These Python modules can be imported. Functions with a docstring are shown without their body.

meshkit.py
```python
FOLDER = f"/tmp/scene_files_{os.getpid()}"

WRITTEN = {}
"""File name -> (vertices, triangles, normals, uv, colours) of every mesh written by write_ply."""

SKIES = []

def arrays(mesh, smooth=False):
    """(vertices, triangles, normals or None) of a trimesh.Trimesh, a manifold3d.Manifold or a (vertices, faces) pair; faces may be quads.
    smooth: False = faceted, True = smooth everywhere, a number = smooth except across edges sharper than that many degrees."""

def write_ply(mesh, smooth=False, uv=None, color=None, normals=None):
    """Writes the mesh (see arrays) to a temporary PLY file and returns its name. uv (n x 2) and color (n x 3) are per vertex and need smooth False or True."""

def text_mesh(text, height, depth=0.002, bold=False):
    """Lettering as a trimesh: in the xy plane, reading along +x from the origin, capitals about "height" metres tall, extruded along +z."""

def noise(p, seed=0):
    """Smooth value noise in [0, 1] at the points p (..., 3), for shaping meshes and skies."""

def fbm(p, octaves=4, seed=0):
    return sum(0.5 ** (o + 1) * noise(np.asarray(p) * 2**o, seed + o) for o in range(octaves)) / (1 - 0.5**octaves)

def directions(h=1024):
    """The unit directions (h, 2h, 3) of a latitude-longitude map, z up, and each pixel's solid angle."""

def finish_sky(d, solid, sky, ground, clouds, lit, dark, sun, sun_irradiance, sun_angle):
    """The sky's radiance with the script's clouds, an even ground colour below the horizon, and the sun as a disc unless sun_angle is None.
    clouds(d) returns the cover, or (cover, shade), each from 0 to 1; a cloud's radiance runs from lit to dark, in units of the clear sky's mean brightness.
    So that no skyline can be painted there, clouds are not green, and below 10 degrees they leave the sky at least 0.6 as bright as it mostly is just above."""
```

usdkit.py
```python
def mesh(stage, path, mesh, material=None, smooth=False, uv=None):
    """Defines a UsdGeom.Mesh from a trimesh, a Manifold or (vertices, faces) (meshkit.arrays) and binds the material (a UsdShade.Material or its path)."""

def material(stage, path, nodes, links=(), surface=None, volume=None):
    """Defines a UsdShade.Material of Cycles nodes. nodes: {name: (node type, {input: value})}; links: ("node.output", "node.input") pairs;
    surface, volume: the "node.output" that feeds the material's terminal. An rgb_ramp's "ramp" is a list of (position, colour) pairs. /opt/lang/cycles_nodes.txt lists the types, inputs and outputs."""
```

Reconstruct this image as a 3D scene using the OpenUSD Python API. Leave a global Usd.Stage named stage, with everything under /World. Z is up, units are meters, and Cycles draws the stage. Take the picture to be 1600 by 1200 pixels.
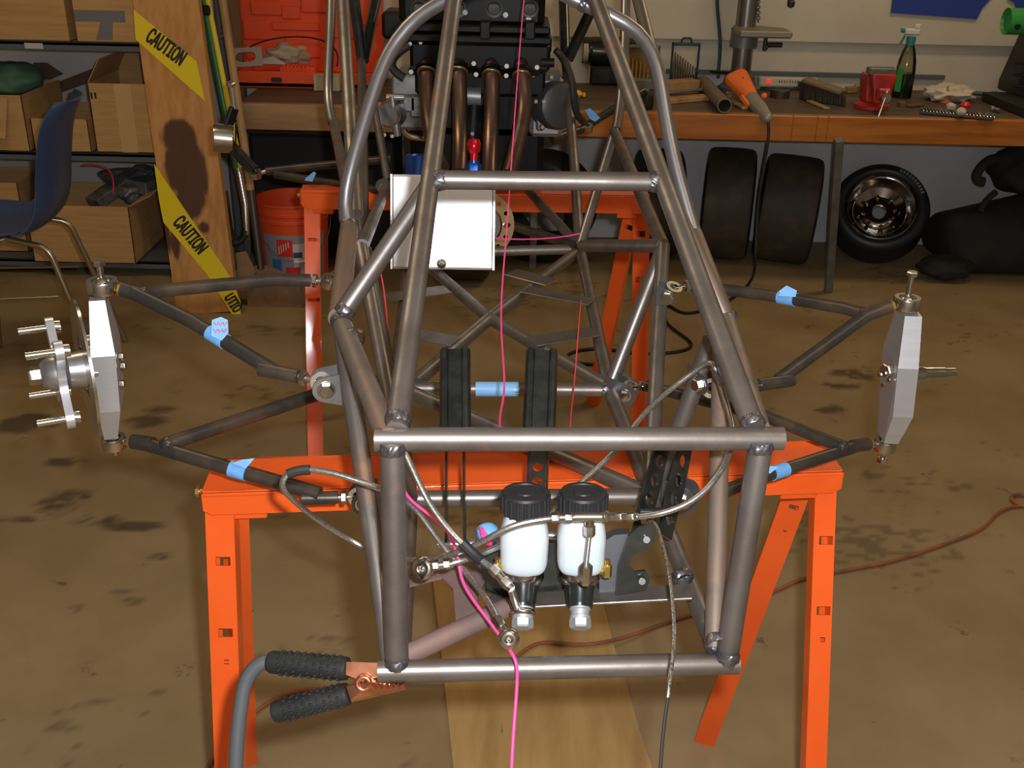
import math, random
import numpy as np, trimesh, shapely, shapely.geometry as sg
import manifold3d as m3
import usdkit, meshkit
from pxr import Usd, UsdGeom, UsdLux, UsdShade, Gf, Sdf, Vt

stage = Usd.Stage.CreateInMemory()
UsdGeom.SetStageUpAxis(stage, "Z"); UsdGeom.SetStageMetersPerUnit(stage, 1.0)
UsdGeom.Xform.Define(stage, "/World"); UsdGeom.Scope.Define(stage, "/World/Looks")
random.seed(7); rng = np.random.default_rng(7)

# ------------------------------------------------------------------ camera, lights, exposure
FPX, PITCH, ROLL, CAM = 1650.0, math.radians(25.0), 0.022, np.array([0.0, 0.0, 1.65])
EXPOSURE = 0.0
F = np.array([0, math.cos(PITCH), -math.sin(PITCH)])
U0 = np.array([0, math.sin(PITCH), math.cos(PITCH)])
X0 = np.array([1.0, 0, 0])
R = math.cos(ROLL) * X0 + math.sin(ROLL) * U0
U = -math.sin(ROLL) * X0 + math.cos(ROLL) * U0
cam = UsdGeom.Camera.Define(stage, "/World/camera")
cam.CreateHorizontalApertureAttr(36.0); cam.CreateVerticalApertureAttr(27.0)
cam.CreateFocalLengthAttr(36.0 * FPX / 1600)
cam.CreateClippingRangeAttr(Gf.Vec2f(0.05, 100)); cam.CreateExposureAttr(EXPOSURE)
cam.AddTransformOp().Set(Gf.Matrix4d(*R, 0, *U, 0, *(-F), 0, *CAM, 1))

# the camera's own flash, just above and to the right of the lens
flash = UsdLux.SphereLight.Define(stage, "/World/camera_flash")
flash.CreateRadiusAttr(0.018); flash.CreateIntensityAttr(8800.0); flash.CreateColorAttr(Gf.Vec3f(0.93, 0.96, 1.0))
flash.AddTranslateOp().Set(Gf.Vec3d(*(CAM + 0.05 * R + 0.05 * U + 0.02 * F)))
# warm workshop ceiling lamps
def ceiling_lamp(name, x, y, z, w, l, k, col):
    a = UsdLux.RectLight.Define(stage, "/World/" + name)
    a.CreateWidthAttr(w); a.CreateHeightAttr(l); a.CreateIntensityAttr(k); a.CreateColorAttr(Gf.Vec3f(*col))
    a.AddTranslateOp().Set(Gf.Vec3d(x, y, z))
WARM = (1.0, 0.74, 0.42)
ceiling_lamp("ceiling_lamp", 1.9, 4.0, 3.15, 1.3, 0.35, 14.0, WARM)
ceiling_lamp("ceiling_lamp_001", -1.5, 2.6, 3.15, 1.3, 0.35, 11.0, WARM)
ceiling_lamp("ceiling_lamp_002", 1.4, 0.6, 3.15, 1.3, 0.35, 6.0, WARM)

# ------------------------------------------------------------------ helpers
def ray(px, py):
    v = F + (px - 800) / FPX * R - (py - 600) / FPX * U
    return v
def pt(px, py, d=None, z=None, y=None):
    """A point seen at a pixel of the photograph: at axial depth d, on the level z, or on the wall-parallel plane y."""
    v = ray(px, py)
    t = d if d is not None else (z - CAM[2]) / v[2] if z is not None else y / v[1]
    return CAM + t * v
def ptp(px, py, p0, n):
    v = ray(px, py); return CAM + v * (np.dot(np.asarray(p0) - CAM, n) / np.dot(v, n))
def pix(p):
    q = np.asarray(p) - CAM; z = q @ F; return np.array([800 + FPX * (q @ R) / z, 600 - FPX * (q @ U) / z, z])
def unit(v): v = np.asarray(v, float); return v / (np.linalg.norm(v) + 1e-12)
def P(*a): return [pt(x, y, d) for x, y, d in a]
def frame(o, x, z):
    z = unit(z); x = unit(np.asarray(x, float) - np.dot(x, z) * z); y = np.cross(z, x)
    M_ = np.eye(4); M_[:3, 0], M_[:3, 1], M_[:3, 2], M_[:3, 3] = x, y, z, o
    return M_
def anyx(z): z = unit(z); return np.array([1, 0, 0]) if abs(z[0]) < 0.8 else np.array([0, 1, 0])
def cat(*ms):
    ms = [m for m in ms if m is not None]
    return trimesh.util.concatenate(ms) if len(ms) > 1 else ms[0]
def spline(pts, n=40):
    from scipy.interpolate import PchipInterpolator, CubicSpline
    p = np.asarray(pts, float); t = np.r_[0, np.cumsum(np.linalg.norm(np.diff(p, axis=0), axis=1) ** 0.5)]
    return CubicSpline(t, p)(np.linspace(0, t[-1], n))
def fillet(pts, rad, n=6):
    """A polyline with its inner corners rounded."""
    p = [np.asarray(q, float) for q in pts]; out = [p[0]]
    for a, b, c in zip(p, p[1:], p[2:]):
        k = min(rad, 0.45 * np.linalg.norm(b - a), 0.45 * np.linalg.norm(c - b))
        s, e = b + unit(a - b) * k, b + unit(c - b) * k
        for t in np.linspace(0, 1, n): out.append((1 - t) ** 2 * s + 2 * t * (1 - t) * b + t * t * e)
    return np.array(out + [p[-1]])
def tube(pts, r, n=14, cap=True, wob=0):
    p = np.asarray(pts, float); m = len(p); r = np.broadcast_to(r, (m,))
    t = np.gradient(p, axis=0); t /= np.linalg.norm(t, axis=1, keepdims=True) + 1e-12
    a = unit(np.cross(t[0], anyx(t[0]))); A = []
    for k in range(m):
        a = unit(a - np.dot(a, t[k]) * t[k]); A.append(a)
    A = np.array(A); B = np.cross(t, A); g = np.arange(n) * 2 * np.pi / n
    v = p[:, None] + r[:, None, None] * (np.cos(g)[None, :, None] * A[:, None] + np.sin(g)[None, :, None] * B[:, None])
    v = v.reshape(-1, 3); f = []
    i, j = np.meshgrid(np.arange(m - 1), np.arange(n), indexing="ij")
    q = np.stack([i * n + j, i * n + (j + 1) % n, (i + 1) * n + (j + 1) % n, (i + 1) * n + j], -1).reshape(-1, 4)
    f = np.vstack([q[:, [0, 1, 2]], q[:, [0, 2, 3]]])
    if cap:
        c0, c1 = len(v), len(v) + 1; v = np.vstack([v, p[:1], p[-1:]])
        j = np.arange(n); e = (m - 1) * n
        f = np.vstack([f, np.stack([np.full(n, c0), (j + 1) % n, j], 1), np.stack([np.full(n, c1), e + j, e + (j + 1) % n], 1)])
    return trimesh.Trimesh(v, f, process=False)
def cyl(a, b, r, n=18, r2=None): return tube([a, b], [r, r if r2 is None else r2], n)
def lathe(prof, o, axis, n=28, x=None):
    """prof: (radius, height) pairs turned about the axis at o."""
    prof = np.asarray(prof, float); M_ = frame(o, anyx(axis) if x is None else x, axis)
    g = np.arange(n) * 2 * np.pi / n; m = len(prof)
    v = np.stack([prof[:, :1] * np.cos(g), prof[:, :1] * np.sin(g), np.broadcast_to(prof[:, 1:], (m, n))], -1).reshape(-1, 3)
    i, j = np.meshgrid(np.arange(m - 1), np.arange(n), indexing="ij")
    q = np.stack([i * n + j, i * n + (j + 1) % n, (i + 1) * n + (j + 1) % n, (i + 1) * n + j], -1).reshape(-1, 4)
    f = np.vstack([q[:, [0, 1, 2]], q[:, [0, 2, 3]]])
    return trimesh.Trimesh(v @ M_[:3, :3].T + M_[:3, 3], f, process=False)
def rbox(size, o=(0, 0, 0), bev=0.004, M_=None):
    """A box with chamfered edges, centred at o (or in the frame M_)."""
    s = np.asarray(size, float) / 2; b = min(bev, 0.45 * 2 * s.min()); pts = []
    for sx in (-1, 1):
        for sy in (-1, 1):
            for sz in (-1, 1):
                for k in range(3):
                    q = s - b; q[k] = s[k]; pts.append(q * (sx, sy, sz))
    h = trimesh.convex.convex_hull(np.array(pts))
    if M_ is not None: h.apply_transform(M_)
    else: h.apply_translation(o)
    return h
def boxz(x0, x1, y0, y1, z0, z1, bev=0.004): return rbox((x1 - x0, y1 - y0, z1 - z0), ((x0 + x1) / 2, (y0 + y1) / 2, (z0 + z1) / 2), bev)
def beam(a, b, w, h, up=(0, 0, 1), bev=0.003):
    """A rectangular bar from a to b; h is measured along up."""
    a, b = np.asarray(a, float), np.asarray(b, float); z = unit(b - a); y = unit(np.asarray(up, float) - np.dot(up, z) * z); x = np.cross(y, z)
    M_ = np.eye(4); M_[:3, 0], M_[:3, 1], M_[:3, 2], M_[:3, 3] = x, y, z, (a + b) / 2
    return rbox((w, h, np.linalg.norm(b - a)), bev=bev, M_=M_)
def prism(poly, t, M_, holes=()):
    """A flat plate: 2-d outline in the frame M_, thickness t along its z."""
    pg = poly if hasattr(poly, "geom_type") else sg.Polygon(poly, holes)
    parts = [trimesh.creation.extrude_polygon(g, t, engine="earcut") for g in getattr(pg, "geoms", [pg])]
    m = cat(*parts); m.apply_transform(M_); return m
def disc2(r, n=24, c=(0, 0)): return sg.Point(c).buffer(r, quad_segs=max(3, n // 4))
def hexnut(o, axis, r, h, n=6, hole=False): return lathe([(0, 0), (r, 0), (r, h * 0.8), (r * 0.85, h), (0, h)], o, axis, n)
def hull(pts): return trimesh.convex.convex_hull(np.asarray(pts, float))
def ball(o, r, s=2): m = trimesh.creation.icosphere(s, r); m.apply_translation(o); return m
def torus(o, axis, R_, r, n=28, k=12):
    m = trimesh.creation.torus(R_, r, major_sections=n, minor_sections=k); m.apply_transform(frame(o, anyx(axis), axis)); return m
def lumpy(m, amp, sc, seed=0):
    v = np.array(m.vertices); nrm = m.vertex_normals
    m = m.copy(); m.vertices = v + nrm * ((meshkit.fbm(v * sc + 9.3, 3, seed) - 0.5) * 2 * amp)[:, None]; return m
def blob(o, rad, amp=0.25, sc=2.0, s=3, seed=0):
    """An uneven lump (cloth, bag) with half-axes rad."""
    m = trimesh.creation.icosphere(s, 1.0); v = np.array(m.vertices)
    k = 1 + amp * 2 * (meshkit.fbm(v * sc + seed * 3.1 + 5, 4, seed) - 0.5)
    m.vertices = v * k[:, None] * np.asarray(rad) + np.asarray(o); return m
def smoothmesh(m, edge, it=8):
    q = m3.Manifold(m3.Mesh(np.asarray(m.vertices, np.float32), np.asarray(m.faces, np.uint32))).refine_to_length(edge).to_mesh()
    t = trimesh.Trimesh(q.vert_properties[:, :3], q.tri_verts, process=True)
    trimesh.smoothing.filter_taubin(t, iterations=it); return t

# ------------------------------------------------------------------ materials
_mats = {}
def M(name, col, rough=0.5, metal=0.0, col2=None, scale=12.0, lo=0.42, hi=0.62, stretch=(1, 1, 1), bump=0.0, bscale=60.0, coat=0.0, spec=0.5,
      col3=None, scale3=3.0, lo3=0.55, hi3=0.68, trans=0.0, emit=None, detail=5.0, stain=None, rough2=None, sss=0):
    if name in _mats: return _mats[name]
    p = {"base_color": col, "roughness": rough, "metallic": metal, "specular_ior_level": spec, "coat_weight": coat, "coat_roughness": 0.09}
    if trans: p["transmission_weight"] = trans
    if sss: p["subsurface_weight"] = sss; p["subsurface_scale"] = 0.01
    if emit: p["emission_color"], p["emission_strength"] = emit[:3], emit[3]
    nodes, links = {"p": ("principled_bsdf", p), "g": ("geometry", {}), "m": ("mapping", {"scale": stretch})}, [("g.position", "m.vector")]
    out = None
    if col2 is not None:
        nodes["n"] = ("noise_texture", {"scale": scale, "detail": detail, "roughness": 0.6})
        nodes["r"] = ("rgb_ramp", {"ramp": [(lo, col), (hi, col2)]})
        links += [("m.vector", "n.vector"), ("n.fac", "r.fac")]; out = "r.color"
        if rough2 is not None:
            nodes["rr"] = ("map_range", {"from_min": lo, "from_max": hi, "to_min": rough, "to_max": rough2, "clamp": True})
            links += [("n.fac", "rr.value"), ("rr.result", "p.roughness")]
    if col3 is not None:
        nodes["n3"] = ("noise_texture", {"scale": scale3, "detail": 6.0, "roughness": 0.65})
        nodes["r3"] = ("rgb_ramp", {"ramp": [(lo3, (0, 0, 0)), (hi3, (1, 1, 1))]})
        nodes["x3"] = ("mix_color", {"a": col, "b": col3})
        links += [("m.vector", "n3.vector"), ("n3.fac", "r3.fac"), ("r3.color", "x3.fac")]
        if out: links.append((out, "x3.a"))
        out = "x3.result"
    if stain is not None:
        nodes["at"] = ("attribute", {"attribute": "stain"})
        nodes["xs"] = ("mix_color", {"a": col, "b": stain})
        links += [("at.fac", "xs.fac")]
        if out: links.append((out, "xs.a"))
        out = "xs.result"
    if out: links.append((out, "p.base_color"))
    if bump:
        nodes["bn"] = ("noise_texture", {"scale": bscale, "detail": 4.0})
        nodes["b"] = ("bump", {"strength": bump, "distance": 0.004})
        links += [("m.vector", "bn.vector"), ("bn.fac", "b.height"), ("b.normal", "p.normal")]
    _mats[name] = usdkit.material(stage, "/World/Looks/" + name, nodes, links, surface="p.BSDF")
    return _mats[name]

STEEL = M("raw_steel_tube", (.245, .218, .20), .36, .75, col2=(.172, .147, .13), scale=14, lo=.40, hi=.62, col3=(.33, .20, .14), scale3=7, lo3=.60, hi3=.72, bump=.04, bscale=90, rough2=.46)
STEELB = M("bright_steel_tube", (.36, .35, .37), .30, .85, col2=(.28, .26, .27), scale=10, rough2=.38)
RUST = M("rusted_steel_tube", (.25, .205, .175), .45, .65, col2=(.29, .195, .145), scale=9, lo=.4, hi=.6, col3=(.17, .14, .125), scale3=12, rough2=.55)
DARKT = M("dark_oiled_tube", (.048, .042, .038), .36, .45, col2=(.10, .072, .05), scale=16, lo=.45, hi=.65)
WELD = M("weld_metal", (.30, .29, .31), .3, .9, col2=(.16, .15, .17), scale=120, lo=.4, hi=.6, rough2=.4)
ALU = M("machined_aluminium", (.62, .63, .66), .34, .75, col2=(.55, .56, .6), scale=6, stretch=(1, 1, 30), rough2=.4)
CHROME = M("plated_steel", (.66, .64, .60), .16, 1.0, col2=(.5, .47, .42), scale=25, rough2=.25)
ZINC = M("zinc_plate", (.55, .56, .58), .28, .9, col2=(.42, .43, .46), scale=30)
GOLDZ = M("yellow_zinc", (.75, .55, .16), .25, .95)
GOLD = M("gold_anodised", (.72, .58, .28), .3, .85)
BLACKM = M("black_coated_metal", (.012, .014, .013), .24, .1, col2=(.022, .025, .022), scale=40, coat=.3)
BLACKP = M("black_plastic", (.02, .02, .022), .45)
RUBBER = M("black_rubber", (.013, .014, .015), .55, col2=(.024, .023, .021), scale=20, spec=.4)
ORANGE = M("orange_enamel", (.90, .125, .018), .30, 0, col2=(.84, .105, .014), scale=5, coat=.5, spec=.2)
ORANGED = M("orange_plastic_shell", (.85, .09, .02), .4)
RED = M("red_plastic", (.62, .02, .02), .3)
BLUETAPE = M("blue_masking_tape", (.13, .36, .72), .6, col2=(.17, .42, .78), scale=50)
WHITEP = M("milky_plastic", (.58, .61, .64), .38, sss=.25)
BRAID = M("braided_steel_hose", (.52, .50, .47), .3, .9, col2=(.36, .35, .335), scale=420, lo=.42, hi=.58, detail=1)
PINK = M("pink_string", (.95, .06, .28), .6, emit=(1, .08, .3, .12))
REDS = M("red_string", (.85, .05, .08), .6)
COPPER = M("copper", (.80, .36, .22), .25, .95, col2=(.55, .22, .12), scale=30)
PIPE = M("header_pipe", (.20, .125, .095), .3, .85, col2=(.13, .08, .065), scale=8, col3=(.30, .19, .15), scale3=5, rough2=.4)
ENGB = M("black_engine_paint", (.006, .006, .007), .4, .0, col2=(.024, .020, .014), scale=9, lo=.5, hi=.7, rough2=.55, spec=.18)
ENGS = M("grey_engine_casting", (.30, .31, .32), .42, .6, col2=(.16, .165, .17), scale=14)
CARD = M("cardboard", (.54, .32, .125), .8, col2=(.47, .27, .10), scale=4, stretch=(1, 1, 14))
CARDD = M("cardboard_inside", (.20, .12, .06), .85)
CARDT = M("cardboard_tape", (.60, .38, .17), .4)
DUCT = M("grey_duct_tape", (.20, .20, .22), .35, .2)
SHELFM = M("grey_shelf_paint", (.10, .115, .13), .45)
FABG = M("green_cloth", (.10, .22, .13), .85, col2=(.07, .17, .09), scale=10)
RAG = M("dirty_rag", (.52, .44, .33), .9, col2=(.34, .28, .2), scale=18, lo=.4, hi=.6)
DARKFAB = M("black_bag_cloth", (.012, .011, .012), .85, col2=(.02, .018, .017), scale=12)
BENCHT = M("oily_bench_top", (.085, .058, .036), .55, col2=(.15, .10, .06), scale=6, lo=.45, hi=.7, stretch=(.4, 2, 2))
LUMBER = M("varnished_lumber", (.46, .16, .022), .42, col2=(.32, .095, .014), scale=5, lo=.42, hi=.62, stretch=(.35, 3, 5), col3=(.17, .06, .02), scale3=2.2, lo3=.6, hi3=.7)
PLY = M("plywood_face", (.40, .24, .11), .55, col2=(.30, .165, .07), scale=6, lo=.42, hi=.6, stretch=(.4, 3, 3))
WOOD = M("bare_wood", (.43, .26, .11), .65, col2=(.33, .18, .07), scale=8, stretch=(2, 2, .5))
POLE = M("wooden_handle", (.40, .25, .11), .5, col2=(.3, .18, .075), scale=10, stretch=(3, 3, .4))
YELLOW = M("yellow_tape", (.80, .62, .02), .25, coat=.3)
INK = M("black_ink", (.012, .012, .012), .5)
BLUEPL = M("blue_chair_plastic", (.030, .062, .15), .38, col2=(.04, .075, .17), scale=8)
BRASSLEG = M("tarnished_chrome", (.42, .36, .24), .3, .9)
GALV = M("galvanised_pipe", (.20, .215, .20), .45, .5, col2=(.14, .15, .14), scale=12)
TYRE = M("worn_tyre_rubber", (.034, .027, .019), .7, col2=(.10, .062, .03), scale=5, lo=.45, hi=.72, bump=.25, bscale=120)
TYRES = M("tyre_sidewall", (.013, .016, .02), .45)
GREENPL = M("green_plastic", (.03, .30, .05), .4)
BLUEPO = M("blue_sign_paint", (.02, .05, .30), .5)
TANKAL = M("brushed_tank_aluminium", (.88, .89, .92), .42, .45)

# ------------------------------------------------------------------ things, parts, sub-parts
_names = {}
def numbered(path):
    k = _names.get(path, -1) + 1; _names[path] = k
    return path if k == 0 else f"{path}_{k:03d}"
def put(path, mesh, mat, o, smooth=35):
    if smooth: mesh = trimesh.Trimesh(np.array(mesh.vertices), np.array(mesh.faces), process=False)
    if smooth: mesh.merge_vertices()
    v, f, n = meshkit.arrays(mesh, smooth)
    g = usdkit.mesh(stage, path, (v - np.asarray(o), f), mat)
    if n is not None:
        g.CreateNormalsAttr(Vt.Vec3fArray.FromNumpy(n.astype(np.float32))); g.SetNormalsInterpolation("vertex")
    return g
def tagp(prim, label=None, cat_=None, group=None, kind=None):
    for k, v in (("label", label), ("category", cat_), ("group", group), ("kind", kind)):
        if v: prim.SetCustomDataByKey(k, v)
class Thing:
    """One top-level object: an Xform at its base with parts (and their sub-parts) in world coordinates until build()."""
    def __init__(s, name, label, cat_, group=None): s.name, s.label, s.cat, s.group, s.parts = name, label, cat_, group, []
    def add(s, name, mesh, mat, parent=None, label=None, smooth=35, kind=None):
        s.parts.append([name, mesh, mat, parent, label, smooth, kind]); return len(s.parts) - 1
    def build(s):
        allv = np.vstack([np.array(p[1].vertices) for p in s.parts]); lo, hi = allv.min(0), allv.max(0)
        o = np.array([(lo[0] + hi[0]) / 2, (lo[1] + hi[1]) / 2, lo[2]])
        path = numbered("/World/" + s.name); x = UsdGeom.Xform.Define(stage, path); x.AddTranslateOp().Set(Gf.Vec3d(*o))
        tagp(x.GetPrim(), s.label, s.cat, s.group); paths = []
        for name, mesh, mat, parent, label, smooth, kind in s.parts:
            pp = numbered((path if parent is None else paths[parent]) + "/" + name); paths.append(pp)
            g = put(pp, mesh, mat, o, smooth); tagp(g.GetPrim(), label, kind=kind)
        return s
def single(name, mesh, mat, label, cat_, group=None, smooth=35, kind=None):
    path = numbered("/World/" + name); v = np.array(mesh.vertices); lo, hi = v.min(0), v.max(0)
    o = np.array([(lo[0] + hi[0]) / 2, (lo[1] + hi[1]) / 2, lo[2]])
    g = put(path, mesh, mat, o, smooth); g.AddTranslateOp().Set(Gf.Vec3d(*o)); tagp(g.GetPrim(), label, cat_, group, kind); return g
def struct(name, mesh, mat, smooth=None):
    g = put("/World/" + name, mesh, mat, (0, 0, 0), smooth); tagp(g.GetPrim(), kind="structure"); return g
def stainattr(g, val):
    UsdGeom.PrimvarsAPI(g.GetPrim()).CreatePrimvar("stain", Sdf.ValueTypeNames.FloatArray, "vertex").Set(Vt.FloatArray.FromNumpy(np.asarray(val, np.float32)))

# ------------------------------------------------------------------ the setting
WALLY = 5.4
CONC = M("stained_concrete", (.33, .24, .128), .62, col2=(.265, .188, .092), scale=2.2, lo=.38, hi=.62, col3=(.10, .07, .04), scale3=9, lo3=.64, hi3=.72, bump=.06, bscale=40, stain=(.06, .04, .028), spec=.3)
nx, ny = 420, 380
gx, gy = np.meshgrid(np.linspace(-3.2, 3.4, nx), np.linspace(-1.0, WALLY, ny))
fv = np.stack([gx.ravel(), gy.ravel(), np.zeros(nx * ny)], 1)
i, j = np.meshgrid(np.arange(ny - 1), np.arange(nx - 1), indexing="ij")
q = np.stack([i * nx + j, i * nx + j + 1, (i + 1) * nx + j + 1, (i + 1) * nx + j], -1).reshape(-1, 4)
ff = np.vstack([q[:, [0, 1, 2]], q[:, [0, 2, 3]]])
st = np.zeros(len(fv)); nz = meshkit.fbm(fv * (9, 14, 1), 5, 3)
for px, py, sx, sy, k in [(40, 662, 55, 16, 1.3), (105, 722, 40, 9, 1.1), (95, 785, 45, 28, .9), (150, 812, 55, 10, 1.0), (205, 822, 50, 9, 1.2), (225, 660, 40, 12, .9), (250, 640, 30, 8, .8),
                          (30, 812, 40, 8, .9), (1330, 585, 40, 10, 1.0), (1320, 602, 40, 8, .8), (1300, 640, 35, 10, .8), (1420, 660, 20, 7, .6), (190, 925, 25, 6, .8), (210, 940, 30, 12, .6), (120, 950, 10, 10, 1),
                          (1210, 640, 40, 8, .5), (560, 700, 30, 8, .5), (250, 870, 25, 8, .7), (1370, 720, 20, 6, .5)]:
    c = pt(px, py, z=0); ex = abs(pt(px + sx, py, z=0)[0] - c[0]); ey = abs(pt(px, py + sy, z=0)[1] - c[1])
    st = np.maximum(st, k * np.exp(-((fv[:, 0] - c[0]) / ex) ** 2 - ((fv[:, 1] - c[1]) / ey) ** 2))
nz2 = meshkit.fbm(fv * (28, 40, 1), 4, 8)
st = np.clip((st * (1.5 * nz + 1.3 * nz2 - .62) - 0.28) * 3.2, 0, 1) * 0.8
sp = meshkit.fbm(fv * (24, 52, 1), 3, 21) * meshkit.fbm(fv * (2.2, 3.5, 1), 2, 33); st = np.maximum(st, np.clip((sp - .47) * 9, 0, .45))
fl = put("/World/floor", trimesh.Trimesh(fv, ff, process=False), CONC, (0, 0, 0), None); tagp(fl.GetPrim(), kind="structure"); stainattr(fl, st)
WALLC = M("cream_wall_paint", (.60, .55, .45), .6, col2=(.54, .49, .395), scale=2.5, col3=(.36, .31, .25), scale3=4.5, lo3=.66, hi3=.74)
WALLG = M("grey_lower_wall", (.58, .56, .56), .65, col2=(.53, .51, .51), scale=3)
CEIL = M("ceiling_paint", (.35, .30, .24), .8)
zl = pt(1300, 66, y=WALLY)[2]
WX = pt(352, 60, y=WALLY)[0]
struct("wall_back", boxz(WX, 3.4, WALLY, WALLY + .1, .78, 3.2, .001), WALLC)
struct("wall_back_lower", cat(boxz(-3.2, 3.4, WALLY, WALLY + .1, 0, .78, .001), boxz(-3.2, WX, WALLY, WALLY + .1, .78, 3.2, .001)), WALLG)
struct("trim_1", boxz(WX, 3.4, WALLY - .035, WALLY + .01, zl, 2.6, .004), WALLC)
struct("wall_left", boxz(-3.3, -3.2, -1.0, WALLY, 0, 3.2, .001), CEIL)
struct("wall_right", boxz(3.4, 3.5, -1.0, WALLY, 0, 3.2, .001), CEIL)
struct("wall_front", boxz(-3.2, 3.4, -1.1, -1.0, 0, 3.2, .001), CEIL)
struct("ceiling", boxz(-3.2, 3.4, -1.0, WALLY, 3.2, 3.3, .001), CEIL)
# ------------------------------------------------------------------ the race car frame
car = Thing("race_car_frame", "welded bare steel tube race car frame lying across two orange sawhorses", "car frame")
TR = .0127
def ft(a, r=TR, mat=STEEL, name="frame_tube", n=16, curve=False, label=None):
    p = P(*a)
    if curve: p = spline(p, 44)
    return car.add(name, tube(p, r, n), mat, label=label)
def weld(px, py, d, axis_to, r=TR, k=1.0):
    o = pt(px, py, d); ax = unit(pt(*axis_to) - o)
    car.add("weld_bead", lumpy(lathe([(r * .97, -.006), (r * 1.02, -.0045), (r * 1.07, -.0015), (r * 1.07, .0015), (r * 1.02, .0045), (r * .97, .006)], o, ax, 44), .0024, 380, int(px)), WELD, smooth=True)
# front bulkhead
ft([(585, 687, 1.10), (1223, 685, 1.13)], label="bare steel top tube of the front bulkhead")
ft([(590, 1050, 1.175), (1153, 1036, 1.21)], label="bare steel bottom tube of the front bulkhead")
ft([(613, 692, 1.10), (620, 1046, 1.178)], .0135); ft([(1189, 690, 1.128), (1134, 1038, 1.208)], .0132)
BRL, BRR = [(620, 672, 1.10), (712, -22, 1.73)], [(1178, 670, 1.128), (923, -22, 1.73)]
ft(BRL); ft(BRR)
ft([(676, 281, 1.385), (1030, 284, 1.405)], label="horizontal tube joining the two long hoop braces")
# front hoop
ft([(545, 358, 1.715), (540, 330, 1.72), (541, 300, 1.72), (549, 262, 1.72), (565, 205, 1.725), (582, 150, 1.73), (597, 107, 1.735), (615, 72, 1.74), (640, 40, 1.74), (665, 19, 1.745), (692, 3, 1.75),
    (730, -16, 1.755), (810, -38, 1.76), (872, -14, 1.765), (912, 6, 1.765), (945, 20, 1.765), (985, 42, 1.765), (1010, 68, 1.76), (1025, 102, 1.755), (1034, 145, 1.75), (1043, 200, 1.745), (1057, 265, 1.74), (1072, 320, 1.735), (1086, 366, 1.73)],
   .0122, STEELB, "front_hoop", curve=True)
# upper side rails
ft([(545, 358, 1.70), (530, 497, 1.37)], .0146, RUST); ft([(531, 500, 1.37), (608, 686, 1.10)], .0132, RUST)
ft([(1086, 366, 1.73), (1134, 498, 1.43)], .0127, RUST); ft([(1134, 498, 1.43), (1186, 672, 1.15)], .0127, RUST)
ft([(674, 285, 1.395), (534, 492, 1.37)]); ft([(1036, 288, 1.41), (1134, 496, 1.43)], .0122, RUST)
# bulkhead-to-node diagonals
ft([(536, 525, 1.345), (612, 1036, 1.182)], .0118); ft([(1128, 515, 1.42), (1117, 1015, 1.215)], .0122, RUST)
ft([(1112, 530, 1.44), (1024, 772, 1.53)]); ft([(548, 535, 1.38), (640, 780, 1.50)])
# middle nodes
ft([(1036, 386, 1.86), (1016, 774, 1.53)], .0122); ft([(563, 386, 1.83), (638, 780, 1.52)], .0122)
ft([(1034, 392, 1.86), (952, 607, 1.88)]); ft([(570, 388, 1.85), (614, 605, 1.86)], .0115)
zf = .853
def fz(*a, **k): return [(x, y, float(np.dot(pt(x, y, z=zf) - CAM, F))) for x, y in a]
def ff_(a, r=TR, mat=STEEL, **k): return ft(fz(*a), r, mat, **k)
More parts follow.
